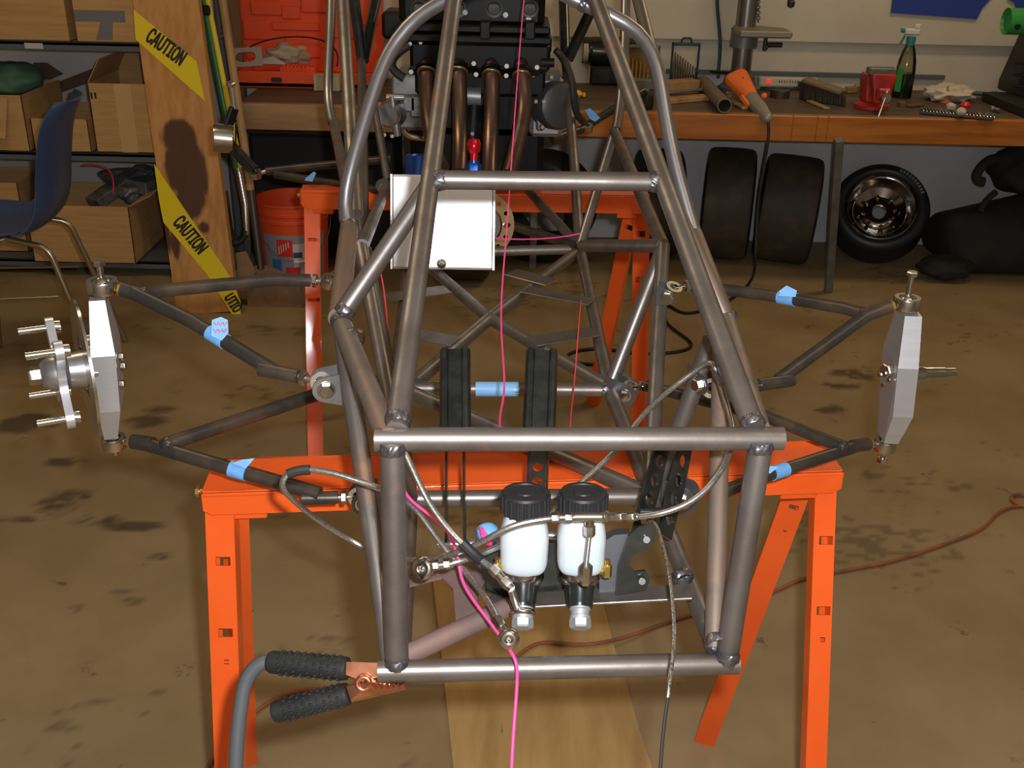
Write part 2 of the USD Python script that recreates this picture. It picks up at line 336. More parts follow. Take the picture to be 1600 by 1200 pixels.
# floor rails and cross tubes
ff_([(1126, 1028), (1018, 772), (952, 608), (906, 388)]); ff_([(624, 1040), (640, 780), (616, 606), (640, 396)])
ff_([(640, 780), (1060, 775)]); ff_([(612, 607), (956, 609)]); ff_([(640, 396), (906, 389)], .0122)
ff_([(640, 612), (1012, 772)]); ff_([(648, 598), (766, 497), (906, 390)]); ff_([(652, 400), (764, 497), (950, 604)])
ft([(1036, 384, 1.86), (910, 384, 2.30)])
ft([(960, 205, 2.7), (1036, 386, 1.87)]); ft([(961, 203, 2.7), (906, 386, 2.58)], .0122, STEELB)
ft([(906, 386, 2.58), (824, 296, 3.0)], .0122); ft([(906, 386, 2.58), (772, 344, 2.9)], .0122, DARKT)
ft([(566, 384, 1.86), (604, 292, 2.55)], .0122)
# main hoop, rear stays
ft([(517, -18, 2.92), (516, 50, 2.9), (513, 120, 2.88), (513, 155, 2.86), (519, 192, 2.82)], TR, STEELB, "main_hoop_leg", curve=True)
ft([(978, -18, 2.80), (976, 60, 2.78), (972, 130, 2.75), (963, 203, 2.7)], TR, STEELB, "main_hoop_leg", curve=True)
ft([(521, 190, 2.82), (560, 380, 1.92)]); ft([(534, -18, 2.15), (556, 335, 1.78)]); ft([(993, -18, 2.2), (1030, 130, 1.97), (1070, 330, 1.78)])
ft([(565, 94, 3.0), (569, 384, 2.3)], .0122); ft([(884, 92, 3.1), (898, 265, 2.85), (906, 386, 2.6)], .0135)
ft([(586, 170, 2.95), (606, 282, 2.9)], .0115)
for a in ([(551, -18, 3.0), (566, 94, 3.0)], [(592, -18, 3.15), (568, 94, 3.0)], [(880, -18, 3.2), (884, 94, 3.1)], [(925, 12, 3.0), (888, 92, 3.1)]):
    ft(a, .016, BLACKM, "rear_stay", label="black painted rear stay")
# seat mounts and gussets: flat strips on the floor braces
def strip(pts, w, name="mounting_strip", mat=STEEL, t=.003, z=zf + .014):
    a, b = pt(*pts[0], z=z), pt(*pts[1], z=z); car.add(name, beam(a, b, w, t), mat)
strip(((798, 425), (862, 442)), .05); strip(((820, 452), (925, 472)), .045); strip(((600, 466), (700, 452)), .05); strip(((830, 534), (930, 518)), .05); strip(((650, 522), (712, 534)), .05)
# welds
for a in [(613, 700, 1.095, (614, 800, 1.12)), (1188, 697, 1.123, (1180, 800, 1.15)), (622, 658, 1.105, (640, 500, 1.2)), (1176, 662, 1.13, (1100, 450, 1.25)), (620, 1034, 1.172, (616, 900, 1.14)), (1137, 1024, 1.2, (1160, 850, 1.16)),
          (688, 282, 1.38, (900, 283, 1.39)), (1022, 284, 1.4, (900, 283, 1.39)), (545, 352, 1.705, (540, 310, 1.72)), (539, 486, 1.365, (600, 400, 1.38)), (534, 505, 1.355, (531, 480, 1.4)), (553, 528, 1.32, (600, 660, 1.12)),
          (912, 6, 1.76, (885, -6, 1.76)), (1137, 496, 1.425, (1100, 420, 1.42)), (520, 191, 2.81, (517, 100, 2.88)), (960, 212, 2.69, (940, 280, 2.65)), (1066, 775, 1.52, (1000, 775, 1.52)), (946, 608, 1.86, (900, 608, 1.86)), (1118, 1005, 1.2, (1080, 920, 1.27)), (1066, 902, 1.30, (1080, 930, 1.28))]:
    weld(*a)
# suspension pick-up brackets: two plates and a bolt
def pickup(px, py, d, out, r=.021, bolt=True, mat=ZINC, turn=-.25, k_=1.0):
    o = pt(px, py, d); side = unit(np.array([out, turn, 0])); up = np.array([0, 0, 1.0]); fwd = unit(np.cross(side, up)); fwd = fwd if fwd[1] < 0 else -fwd
    tri = sg.Point(0, 0).buffer(r, 12).union(sg.Polygon([(-.030, -.024), (-.030, .030), (-.018, .026), (-.02, -.024)])).convex_hull
    from shapely import affinity
    tri = affinity.scale(tri, k_, k_, origin=(0, 0))
    k = car.add("suspension_bracket", prism(tri, .003, frame(o + fwd * .014, side, fwd)), mat, label="plated suspension bracket")
    car.add("plate", prism(tri, .003, frame(o - fwd * .017, side, fwd)), mat, parent=k)
    if bolt: car.add("bolt", cat(hexnut(o + fwd * .017, fwd, .0095, .007), lathe([(.012, 0), (.012, .0015), (.0, .0015)], o + fwd * .0165, fwd, 16)), CHROME, parent=k)
BRK = M('dark_bracket_steel', (.16, .16, .175), .34, .8)
pickup(508, 601, 1.345, -1, k_=.82); pickup(978, 612, 1.86, 1, mat=BRK); pickup(1068, 775, 1.50, 1, mat=BRK); pickup(566, 778, 1.47, -1, mat=BRK, k_=.8); pickup(1044, 460, 1.74, 1, k_=.6, mat=BRK); pickup(1104, 596, 1.46, .7, mat=BRK, turn=-.9, k_=.75); pickup(528, 440, 1.60, -1, k_=.6); pickup(598, 292, 2.6, -1, k_=.75, mat=BRK)
# rusty gusset plate, pedal rail and bracket tubes in the nose
zb = .868
ROSE = M('rose_rust', (.27, .17, .15), .55, .4, col2=(.20, .14, .125), scale=16, rough2=.6)
gus = [pt(x, y, z=zb) for x, y in [(640, 905), (690, 893), (705, 868), (742, 868), (768, 895), (748, 930), (742, 968), (712, 972), (708, 925), (690, 905), (640, 918)]]
o = gus[0]; car.add("gusset_plate", prism([(g[0] - o[0], g[1] - o[1]) for g in gus], .004, frame(o, (1, 0, 0), (0, 0, 1))), ROSE, label="rusty cut steel gusset plate")
ft([(618, 1032, 1.19), (795, 948, 1.285)], .0122, ROSE)
car.add("pedal_rail", beam(pt(765, 942, 1.30), pt(1080, 925, 1.285), .03, .004, bev=.001), STEEL)
car.build()
# ------------------------------------------------------------------ control arms
def px3(px, py, d): return pt(px, py, d)
def arm(label, outer, ringr, collar, front, rear, sleeve=None, nut=None, end=None, rearnut=None, rearend=None, r=.0098, tape=None, flag=None, boltup=.03):
    t = Thing("control_arm", label, "suspension arm", None)
    o, c = pt(*outer), pt(*collar); ax = np.array([0, 0, 1.0])
    t.add("arm_tube", tube(P(*front), r), DARKT); t.add("arm_tube", tube(P(*rear), r), DARKT)
    t.add("collar", cyl(c, c + unit(pt(*front[0]) - c) * .035, r * 1.05), DARKT)
    w = unit(pt(*front[0]) - pt(*front[1])); t.add("weld_bead", lumpy(ball(pt(*rear[0]), r * 1.06, 3), .0018, 250), DARKT, label="welded joint of the two tubes", smooth=True)
    k = t.add("rod_end", cat(lathe([(ringr * .62, -.009), (ringr * .95, -.009), (ringr, -.006), (ringr, .006), (ringr * .95, .009), (ringr * .62, .009), (ringr * .55, 0), (ringr * .62, -.009)], o, ax, 28), cyl(o + unit(c - o) * ringr * .95, c, .0052)), CHROME, label="plated rod end")
    t.add("ball", ball(o, ringr * .66), CHROME, parent=k)
    t.add("jam_nut", hexnut(o + (c - o) * .82, c - o, .0095, .008), GOLDZ, parent=k)
    t.add("bolt", cat(cyl(o - ax * .02, o + ax * boltup, .0045), hexnut(o + ax * boltup, ax, .0085, .007)), CHROME, parent=k)
    if sleeve:
        a, b, e = pt(*sleeve[0]), pt(*sleeve[1]), pt(*end)
        t.add("sleeve", cyl(a, b, .0092), DARKT)
        k = t.add("rod_end", cat(cyl(b, e, .0045), lathe([(.008, -.006), (.014, -.006), (.014, .006), (.008, .006), (.008, -.006)], e, np.array([0, -1, .35]), 20)), CHROME)
        t.add("jam_nut", hexnut(pt(*nut), b - a, .0105, .007), CHROME, parent=k)
    if rearend:
        b, e = pt(*rear[-1]), pt(*rearend)
        k = t.add("rod_end", cat(cyl(b, e, .0045), lathe([(.008, -.006), (.014, -.006), (.014, .006), (.008, .006), (.008, -.006)], e, np.array([.25, -.35, 1]), 20)), CHROME)
        t.add("jam_nut", hexnut(b + (e - b) * .15, e - b, .0105, .007), CHROME, parent=k)
    if tape:
        cand = []
        for line in (front, rear):
            L_ = P(*line); cand.append(np.vstack([L_[i] + (L_[i + 1] - L_[i]) * s for i in range(len(L_) - 1) for s in np.linspace(0, 1, 200)[:, None]]))
        best = min(cand, key=lambda c_: min(np.hypot(*(pix(q)[:2] - np.array(tape[0][:2]))) for q in c_))
        a, b = (min(best, key=lambda q: abs(pix(q)[0] - e[0])) for e in tape); k = t.add("tape", tube([a, (a + b) / 2, b], r * 1.12, 16), BLUETAPE, label="blue masking tape label")
        if flag:
            dz = min(pix(a)[2], pix(b)[2]) - r * 1.3; pts = [pt(f[0], f[1], dz) for f in flag]; c0 = pts[0]; n = unit(CAM - c0); xx = unit(R - np.dot(R, n) * n); fr = frame(c0, xx, n); yy = fr[:3, 1]
            t.add("flag", prism([(np.dot(q - c0, xx), np.dot(q - c0, yy)) for q in pts], .0008, fr), BLUETAPE, parent=k)
            if len(flag) > 5:
                cc = np.mean(pts, 0) + n * .0012
                for row in range(2):
                    s = [cc + xx * (-.009 + .0016 * i) + yy * (.005 - row * .009 + .0028 * math.sin(i * 1.9 + row)) for i in range(12)]
                    t.add("handwriting", tube(s, .0006, 5), PINK if False else REDS, parent=k)
    return t.build()
arm("upper control arm beside the brake disc, its blue tape flag written on", (160, 447, 1.455), .0215, (190, 452, 1.457), [(205, 456, 1.457), (300, 502, 1.425), (428, 580, 1.37)], [(225, 460, 1.457), (262, 453, 1.49), (430, 437, 1.58), (484, 438, 1.60)],
    [(406, 577, 1.372), (466, 588, 1.36)], (471, 590, 1.36), (503, 597, 1.358), rearend=(515, 440, 1.60), tape=[(328, 516, 1.43), (352, 532, 1.418)], flag=[(330, 525, 1.415), (331, 500, 1.415), (345, 495, 1.41), (356, 500, 1.41), (357, 520, 1.405), (347, 532, 1.41)])
arm("lower control arm below the brake disc crossing the near sawhorse", (178, 691, 1.545), .0175, (208, 690, 1.54), [(222, 692, 1.535), (360, 732, 1.49), (500, 772, 1.47)], [(262, 694, 1.52), (490, 618, 1.66), (590, 596, 1.80)],
    [(472, 779, 1.47), (528, 777, 1.475)], (534, 777, 1.475), (560, 776, 1.48), r=.0106, tape=[(360, 731, 1.475), (386, 739, 1.472)], flag=[(362, 724, 1.465), (378, 718, 1.46), (398, 716, 1.46), (384, 732, 1.46)], boltup=.012)
arm("upper control arm with a plain blue tape flag beside the bare axle stub", (1417, 473, 1.575), .020, (1392, 479, 1.575), [(1385, 481, 1.575), (1352, 494, 1.57), (1216, 594, 1.52)], [(1352, 490, 1.575), (1318, 481, 1.61), (1200, 461, 1.71), (1080, 446, 1.76)],
    [(1238, 594, 1.52), (1186, 602, 1.50)], (1180, 603, 1.49), (1110, 606, 1.46), r=.0098, rearend=(1052, 452, 1.75), tape=[(1218, 463, 1.70), (1243, 468, 1.695)], flag=[(1216, 463, 1.69), (1218, 454, 1.69), (1229, 446, 1.69), (1245, 454, 1.69), (1243, 464, 1.69)], boltup=.042)
arm("lower control arm below the bare axle stub crossing the near sawhorse", (1383, 695, 1.655), .017, (1356, 694, 1.645), [(1342, 696, 1.635), (1200, 742, 1.53), (1112, 775, 1.50)], [(1316, 698, 1.61), (1195, 650, 1.70), (1010, 603, 1.84)],
    None, None, None, r=.0098, rearend=(985, 606, 1.86), tape=[(1206, 740, 1.53), (1228, 733, 1.54)], flag=[(1202, 741, 1.525), (1188, 736, 1.52), (1198, 727, 1.52), (1216, 730, 1.525)], boltup=-.03)

# ------------------------------------------------------------------ wheel uprights, hub and brake disc
def block(secs, th):
    """Upright: rectangular sections (px, py, d, width, depth) turned by th about the vertical."""
    v = []
    cx, cy = np.array([math.cos(th), math.sin(th), 0]), np.array([-math.sin(th), math.cos(th), 0])
    for px, py, d, w, dp in secs:
        o = pt(px, py, d)
        for sx in (-1, 1):
            for sy in (-1, 1): v.append(o + cx * sx * w / 2 + cy * sy * dp / 2)
    return hull(v)
t = Thing("wheel_upright", "aluminium wheel upright carrying a hub and thin brake disc", "wheel upright")
secs = [(153, 464, 1.458, .021, .030), (165, 540, 1.478, .032, .080), (174, 625, 1.515, .030, .080), (175, 678, 1.538, .018, .034)]
up = block(secs, .26); t.add("upright_block", up, ALU, smooth=None)
oc = pt(168, 570, 1.50); A = unit(np.array([-math.cos(.5), -math.sin(.5), .015]))
def along(k): return oc + A * k
t.add("hub_barrel", lathe([(.0, .012), (.034, .012), (.034, .020), (.027, .024), (.024, .052), (.03, .058), (.03, .064), (0, .064)], oc, A, 32), ZINC)
dk = t.add("brake_disc", prism(sg.Point(0, 0).buffer(.098, 40).difference(sg.Point(0, 0).buffer(.045, 24)), .004, frame(along(.028), (0, 0, 1), A)), CHROME, label="thin polished brake disc")
for k in range(8):
    g = k * math.pi / 4 + .2; fr = frame(oc, (0, 0, 1), A); q = along(.018) + (fr[:3, 0] * math.cos(g) + fr[:3, 1] * math.sin(g)) * .040
    t.add("bobbin", lathe([(0, 0), (.0075, 0), (.0075, .012), (.006, .014), (0, .014)], q, A, 14), CHROME, parent=dk)
lob = sg.Point(0, 0).buffer(.034, 24)
for k in range(4):
    g = math.pi / 2 * k + .80; c = (math.cos(g) * .070, math.sin(g) * .070)
    lob = lob.union(sg.LineString([(0, 0), c]).buffer(.0145))
lob = lob.buffer(.020).buffer(-.020)
fk = t.add("hub_flange", prism(lob, .011, frame(along(.058), (0, 0, 1), A)), ALU, label="four-armed hub flange")
fr = frame(oc, (0, 0, 1), A)
for k in range(4):
    g = math.pi / 2 * k + .80; q = along(.05) + (fr[:3, 0] * math.cos(g) + fr[:3, 1] * math.sin(g)) * .070
    t.add("wheel_stud", cat(lathe([(0, 0), (.0095, 0), (.0095, .008), (0, .008)], q, A, 16), cyl(q, q + A * .055, .0052)), CHROME, parent=fk)
t.add("hub_cap", lathe([(.0, .066), (.026, .066), (.024, .078), (.016, .088), (0, .09)], oc, A, 28), ZINC)
t.add("axle_nut", hexnut(along(.086), A, .013, .018), CHROME)
for dx, dy in ((187, 557), (190, 572), (188, 600)): t.add("bolt", cat(hexnut(pt(dx, dy, 1.475), (1, .1, 0), .006, .006)), CHROME)
t.build()
t = Thing("wheel_upright", "aluminium wheel upright with a bare axle stub and no hub", "wheel upright")
t.add("upright_block", block([(1421, 486, 1.58, .025, .045), (1407, 558, 1.60, .03, .088), (1399, 632, 1.635, .03, .088), (1387, 684, 1.655, .022, .04)], -.06), ALU, smooth=None)
o = pt(1425, 586, 1.62); a2 = unit(np.array([1, .12, .02]))
t.add("axle_stub", lathe([(0, 0), (.016, 0), (.0145, .012), (.012, .02), (.011, .05), (.0095, .052), (.009, .068), (0, .069)], o, a2, 24), CHROME)
t.add("bolt", hexnut(pt(1388, 578, 1.59), (-.85, -.5, 0), .011, .008), CHROME)
for a in ((1376, 585), (1391, 593), (1382, 600)): t.add("bolt", hexnut(pt(*a, 1.59), (-.85, -.5, 0), .0035, .004), CHROME)
t.build()

# ------------------------------------------------------------------ sawhorses
def channel(a, b, w, dp, front, holes=(), t_=.0025, sq=()):
    """A pressed steel C-section leg from a (top) to b, its web facing front, slots (distance from the top, width, height)."""
    z = unit(np.asarray(b) - a); n = unit(np.asarray(front, float) - np.dot(front, z) * z); x = np.cross(n, z); L = np.linalg.norm(np.asarray(b) - a)
    fr = np.eye(4); fr[:3, 0], fr[:3, 1], fr[:3, 2], fr[:3, 3] = x, -z, np.cross(x, -z), a
    sgn = 1 if np.dot(fr[:3, 2], n) > 0 else -1
    web = sg.box(-w / 2, -L, w / 2, 0)
    for s, hw, hh in holes: web = web.difference(sg.box(-hw / 2 + .003, -s - hh / 2, hw / 2 + .003, -s + hh / 2))
    out = [prism(web, t_, fr)]
    for s in (-1, 1):
        e = x * s * (w / 2 - t_ / 2) - n * dp / 2
        out.append(beam(a + e, np.asarray(b) + e, t_, dp, up=n, bev=.0008))
        e2 = x * s * (w / 2 - .006) - n * (dp - t_ / 2); out.append(beam(a + e2, np.asarray(b) + e2, .012, t_, up=n, bev=.0008))
    return cat(*out)
def sawhorse(label, FLp, FRp, BLp, BRp, z, lip, legs, w, pins):
    t = Thing("sawhorse", label, "sawhorse", None)
    c = [pt(*q, z=z) for q in (FLp, FRp, BRp, BLp)]; up = np.array([0, 0, 1.0])
    m = sg.Polygon([q[:2] for q in c]).buffer(.006).buffer(-.006, join_style=1)
    top = trimesh.creation.extrude_polygon(m, .003, engine="earcut"); top.apply_translation((0, 0, z - .003))
    fdir = unit(c[1] - c[0]); fn = unit(np.array([fdir[1], -fdir[0], 0]))
    lipm = sg.Polygon([(0, 0), (np.linalg.norm(c[1] - c[0]), 0), (np.linalg.norm(c[1] - c[0]), -lip * .8), (np.linalg.norm(c[1] - c[0]) - .012, -lip), (.012, -lip), (0, -lip * .8)])
    f1 = prism(lipm, .003, frame(c[0] - fn * .003, fdir, fn)); f2 = prism(lipm, .003, frame(c[3] , fdir, fn))
    ends = [beam((a_ + b_) / 2 - up * .002, (a_ + b_) / 2 - up * lip * .8, np.linalg.norm(a_ - b_) * .9, .003, up=fdir, bev=.0008) for a_, b_ in ((c[0], c[3]), (c[1], c[2]))]
    f3 = tube([c[0] - fn * .004 - up * .004 + fdir * .002, c[1] - fn * .004 - up * .004 - fdir * .002], .0052, 10)
    t.add("beam", cat(top, f1, f2, f3, *ends), ORANGE, smooth=40)
    for (tp, bt, front, holes, lw, ld) in legs:
        k = t.add("leg", channel(tp, bt, lw, ld, front, holes), ORANGE, smooth=30)
        for s in (.3, .62):
            q = tp + (bt - tp) * s; t.add("rib", beam(q - unit(np.cross(bt - tp, front)) * lw * .35, q + unit(np.cross(bt - tp, front)) * lw * .35, .004, .004, up=front, bev=.0015), ORANGE, parent=k)
    for q, ax in pins: t.add("pin", cat(hexnut(q, ax, .008, .006), cyl(q - ax * .02, q, .004)), GOLDZ)
    for q in [c[0] + fdir * .06 - up * (lip + .008), c[1] - fdir * .06 - up * (lip + .008)]:
        t.add("bracket", rbox((.06, .06, .022), q - fn * .045, .002, M_=frame(q - fn * .045, fdir, up)), ORANGE)
    return t.build()
FRT = np.array([.05, -.92, .38])
zt = .838
yL, yR = pt(314, 771, z=zt)[1], pt(1319, 737, z=zt)[1]
tl, tr = pt(343, 792, y=yL + .02), pt(1290, 762, y=yR + .02)
rr_ = pt(1252, 752, y=yR + .085)
bl, br = pt(370, 1552, z=0), pt(1262, 1552, z=0)
hol = [(.085, .022, .014), (.20, .022, .014), (.248, .008, .008)]
sawhorse("near orange folding steel sawhorse carrying the nose of the car frame", (314, 771), (1319, 737), (335, 717), (1290, 697), zt, .038,
    [(tl, bl, (.02, -1, .3), hol, .043, .03), (tr, br, (.02, -1, .3), hol, .034, .03), (rr_, pt(1100, 1162, z=0), (-.25, -1, .35), [(.06, .016, .012), (.12, .006, .006)], .042, .026), (pt(366, 790, z=.80), pt(386, 1196, z=0), (.3, -1, .2), [], .042, .026)],
    .04, [(pt(312, 768, z=.825), np.array([-1.0, 0, 0]))])
tl, tr = pt(487, 312, z=.80), pt(1000, 314, z=.80)
hol = [(.10, .03, .018), (.24, .03, .018), (.30, .012, .012)]
sawhorse("far orange folding steel sawhorse beside the orange bucket", (470, 298), (1014, 306), (473, 288), (1011, 297), zt, .055,
    [(tl, pt(494, 762, z=0), CAM - pt(488, 420, d=3.1) + .03 * R + .03 * U, [(.12, .034, .010), (.30, .034, .010)], .046, .03), (tr, pt(997, 730, z=0), (-.45, -1, .15), hol, .044, .03), (pt(992, 300, z=.80), pt(925, 632, z=0), (-.5, -1, .2), [(.12, .03, .018)], .046, .026), (pt(490, 304, z=.80), pt(489, 660, z=0), (.2, -1, .2), [], .044, .026)],
    .04, [(pt(468, 305, z=.82), np.array([-1.0, 0, 0]))])

# ------------------------------------------------------------------ pedals
def padbar(name, label, top, low, w, web):
    t = Thing(name, label, "pedal"); a, b = pt(*top), pt(*low); ax = unit(a - b); n = unit(np.array([0, -1, .25])); n = unit(n - np.dot(n, ax) * ax); x = np.cross(ax, n); x = x if x[0] > 0 else -x
    L = np.linalg.norm(a - b); pl = .155
    prof = [(-w / 2, 0), (-w / 2 + .004, .009), (-w / 2 + .010, .010), (-w / 2 + .013, .004), (w / 2 - .013, .004), (w / 2 - .010, .010), (w / 2 - .004, .009), (w / 2, 0), (w / 2, -.004), (-w / 2, -.004)]
    fr = np.eye(4); fr[:3, 0], fr[:3, 1], fr[:3, 2], fr[:3, 3] = x, n, ax, a - ax * pl
    if np.linalg.det(fr[:3, :3]) < 0: fr[:3, 0] *= -1
    t.add("foot_pad", prism(sg.Polygon(prof), pl, fr), BLACKM, label="ridged black foot pad")
    for s in (-1, 1):
        e = x * s * (w / 2 - .010)
        t.add("side_plate", beam(b + e, a - ax * .02 + e, .003, .022, up=n, bev=.0008), BLACKM)
    if web:
        wp = sg.box(-w / 2 + .012, 0, w / 2 - .012, L - pl + .02)
        for k in range(5): wp = wp.difference(sg.Point(0, .012 + k * .021).buffer(.0068))
        fr2 = np.eye(4); fr2[:3, 0], fr2[:3, 1], fr2[:3, 2], fr2[:3, 3] = x, ax, np.cross(x, ax), b
        t.add("web", prism(wp, .003, fr2), BLACKM, label="web drilled with a row of holes")
    t.add("pivot", cyl(b - x * w * .6, b + x * w * .6, .006), ZINC)
    return t.build()
padbar("pedal", "black pedal on thin side plates beside the blue taped cross tube", (711, 547, 1.52), (712, 850, 1.385), .044, False)
padbar("pedal", "black pedal with drilled web rising behind the white reservoirs", (847, 549, 1.52), (836, 835, 1.385), .046, True)
t = Thing("throttle_pedal", "low black throttle pedal of two drilled side plates", "pedal")
for k, dx in enumerate((0, 40)):
    a, b = pt(998 + dx, 826, 1.36), pt(1036 + dx * .9, 682, 1.40); ax = unit(b - a); n = unit(np.array([.62, -.72, .1])); n = unit(n - np.dot(n, ax) * ax); x = np.cross(ax, n)
    L = np.linalg.norm(b - a); pl = sg.Polygon([(-.014, -.01), (.016, -.01), (.019, L * .5), (.014, L), (-.012, L), (-.016, L * .5)])
    for q in range(5): pl = pl.difference(sg.Point(.002, .016 + q * .026).buffer(.0105 - .0006 * q))
    fr = np.eye(4); fr[:3, 0], fr[:3, 1], fr[:3, 2], fr[:3, 3] = x, ax, np.cross(x, ax), a
    t.add("side_plate", prism(pl, .004, fr), BLACKM)
t.add("cross_bar", cyl(pt(1000, 800, 1.36), pt(1052, 800, 1.36), .006), BLACKM); t.add("cross_bar", cyl(pt(1040, 690, 1.40), pt(1076, 690, 1.40), .006), BLACKM)
t.build()
t = Thing("pedal_mount", "black pedal mounting plate with two hooked ears behind the master cylinders", "bracket")
def camplate(pts, d, th, tilt=.35):
    """A plate facing mostly forward whose outline is read at the depth d."""
    c0 = pt(*pts[0], d); n = unit(np.array([0, -1, tilt])); q = [ptp(x, y, c0, n) for x, y in pts]; xx = np.array([1.0, 0, 0]); yy = np.cross(n, xx)
    fr = np.eye(4); fr[:3, 0], fr[:3, 1], fr[:3, 2], fr[:3, 3] = xx, yy, n, c0 - n * th
    return prism(sg.Polygon([(np.dot(k - c0, xx), np.dot(k - c0, yy)) for k in q]).buffer(.0015).buffer(-.0015, join_style=1), th, fr), n, xx, yy
m, *_ = camplate([(752, 880), (775, 850), (980, 846), (972, 934), (800, 938), (758, 925)], 1.315, .018); t.add("back_plate", m, BLACKM)
m, n, xx, yy = camplate([(982, 838), (998, 824), (1016, 818), (1022, 828), (1023, 846), (1012, 858), (996, 864), (984, 874), (983, 886), (992, 894), (1008, 892), (1016, 904), (1010, 922), (962, 930), (966, 885)], 1.27, .007); t.add("ear_plate", m, BLACKM)
m, *_ = camplate([(938, 850), (960, 836), (986, 834), (970, 884), (964, 930), (936, 928)], 1.29, .03); t.add("cheek", m, M("graphite_metal", (.10, .10, .11), .4, .5))
for a in ((1010, 843), (1003, 908)): o = pt(*a, 1.268); t.add("bolt", lathe([(0, 0), (.0042, 0), (.0042, .002), (0, .002)], o, n, 14), ZINC)
m, *_ = camplate([(756, 870), (790, 850), (800, 940), (760, 920)], 1.30, .03); t.add("cheek", m, BLACKM)
t.build()

# ------------------------------------------------------------------ master cylinders
BOLT = {}
def master(px, label, pipe):
    t = Thing("master_cylinder", label, "master cylinder", None)
    b = pt(px, 890, 1.265); ax = unit(np.array([0, .10, 1.0])); x = np.array([1.0, 0, 0]); y = np.cross(ax, x)
    def at(u, v, w): return b + x * u + y * v + ax * w
    pts = []
    v = []
    for w, h in ((.001, .0200), (.006, .0248), (.014, .0266), (.046, .0274), (.056, .0262), (.070, .0228), (.082, .0210)):
        for g in np.arange(28) * 2 * np.pi / 28:
            c_, s_ = math.cos(g), math.sin(g); k = (abs(c_) ** 3.4 + abs(s_) ** 3.4) ** (-1 / 3.4)
            v.append([at(h * k * c_ * 1.06, h * k * s_ * .98, w)])
    m = hull(np.vstack(v)); t.add("reservoir", smoothmesh(m, .0045, 3), WHITEP, smooth=True, label="milky white fluid reservoir")
    cap = sg.Point(0, 0).buffer(.0275, 24)
    for k in range(20):
        g = k * 2 * math.pi / 20; cap = cap.union(sg.Point(math.cos(g) * .0275, math.sin(g) * .0275).buffer(.0022, 3))
    fr = np.eye(4); fr[:3, 0], fr[:3, 1], fr[:3, 2], fr[:3, 3] = x, y, ax, at(0, 0, .078)
    k = t.add("cap", cat(prism(cap, .022, fr), lathe([(.0275, .022), (.0265, .025), (.021, .0255), (.020, .024), (.012, .024), (.011, .0255), (0, .0255)], at(0, 0, .078), ax, 32)), BLACKP, label="ribbed black cap")
    t.add("clamp_ring", cat(lathe([(.0, -.012), (.024, -.012), (.025, -.008), (.0235, -.006), (.025, -.003), (.0245, .004), (0, .004)], b, ax, 32)), CHROME)
    dn = unit(np.array([0, -.80, -.60])); o = at(0, 0, -.006)
    t.add("body", cat(lathe([(0, -.02), (.021, -.018), (.021, .006), (.017, .016), (.0155, .034), (.014, .038), (0, .038)], o + dn * .004, dn, 28), cyl(at(-.02, .004, -.012), at(.02, .004, -.012), .0075)), BLACKM, label="black cylinder body")
    e = o + dn * .040; BOLT[px] = (e + dn * .008, dn); k = t.add("banjo_bolt", cat(lathe([(0, 0), (.0125, 0), (.0125, .004), (.011, .005), (.011, .011), (.0125, .012), (.0125, .016), (0, .016)], e, dn, 24), hexnut(e + dn * .016, dn, .0128, .010)), M("dull_zinc", (.46, .49, .52), .48, .6), label="plated banjo bolt")
    s = -1 if not pipe else 1
    t.add("bleed_fitting", cat(hexnut(at(s * .031, -.014, .0), ax, .006, .016), cyl(at(s * .031, -.014, .014), at(s * .031, -.014, .022), .0035), cyl(at(s * .02, -.01, .004), at(s * .031, -.014, .006), .004)), GOLDZ)
    return t.build()
master(818, "master cylinder with white reservoir under the hose crossing its cap", False)
master(906, "master cylinder with white reservoir behind the chrome tee fitting", True)

# ------------------------------------------------------------------ braided hoses, cable, string
def hosepart(t, a, r=.0036, mat=BRAID, name="hose", n=90, parent=None, label=None): return t.add(name, tube(spline(P(*a), n), r, 10), mat, parent=parent, label=label)
def fitting(t, a, b, r=.006, name="fitting", hexes=(.0, .55)):
    a, b = pt(*a), pt(*b); ax = unit(b - a); L = np.linalg.norm(b - a)
    return t.add(name, cat(cyl(a, b, r * .8), *[hexnut(a + ax * L * h, ax, r, L * .32) for h in hexes]), CHROME)
t = Thing("brake_hose", "braided brake hose looping from the chrome tee past the upper frame tube", "hose")
hosepart(t, [(955, 807, 1.19), (1000, 807, 1.18), (1040, 800, 1.17), (1085, 780, 1.17), (1122, 742, 1.18), (1142, 700, 1.21), (1144, 665, 1.25), (1134, 628, 1.29), (1122, 590, 1.33), (1110, 567, 1.345), (1085, 580, 1.36), (1040, 615, 1.36), (1000, 655, 1.34), (960, 705, 1.32), (910, 752, 1.31), (862, 802, 1.32)])
fitting(t, (962, 807, 1.19), (996, 807, 1.18)); fitting(t, (934, 807, 1.185), (962, 807, 1.19), .0065, hexes=(.3,))
o = pt(921, 807, 1.185); t.add("tee", cat(cyl(pt(898, 808, 1.185), pt(940, 807, 1.185), .0055), cyl(o, pt(921, 824, 1.19), .0055), hexnut(pt(921, 822, 1.19), unit(pt(921, 838, 1.19) - o), .0068, .012)), CHROME, label="chrome tee fitting")
t.add("hard_line", cyl(pt(921, 836, 1.19), pt(915, 892, 1.19), .0026), ZINC); t.add("flare_nut", hexnut(pt(916, 884, 1.19), unit(pt(914, 912, 1.2) - pt(916, 884, 1.19)), .0075, .024), CHROME)
t.add("sleeve", tube(P((1116, 573, 1.30), (1122, 585, 1.30), (1132, 600, 1.29)), .0062), WELD, label="steel end sleeve by the frame tube")
t.build()
t = Thing("brake_hose", "braided brake hose in a wide loop past the upright, with black sleeve", "hose")
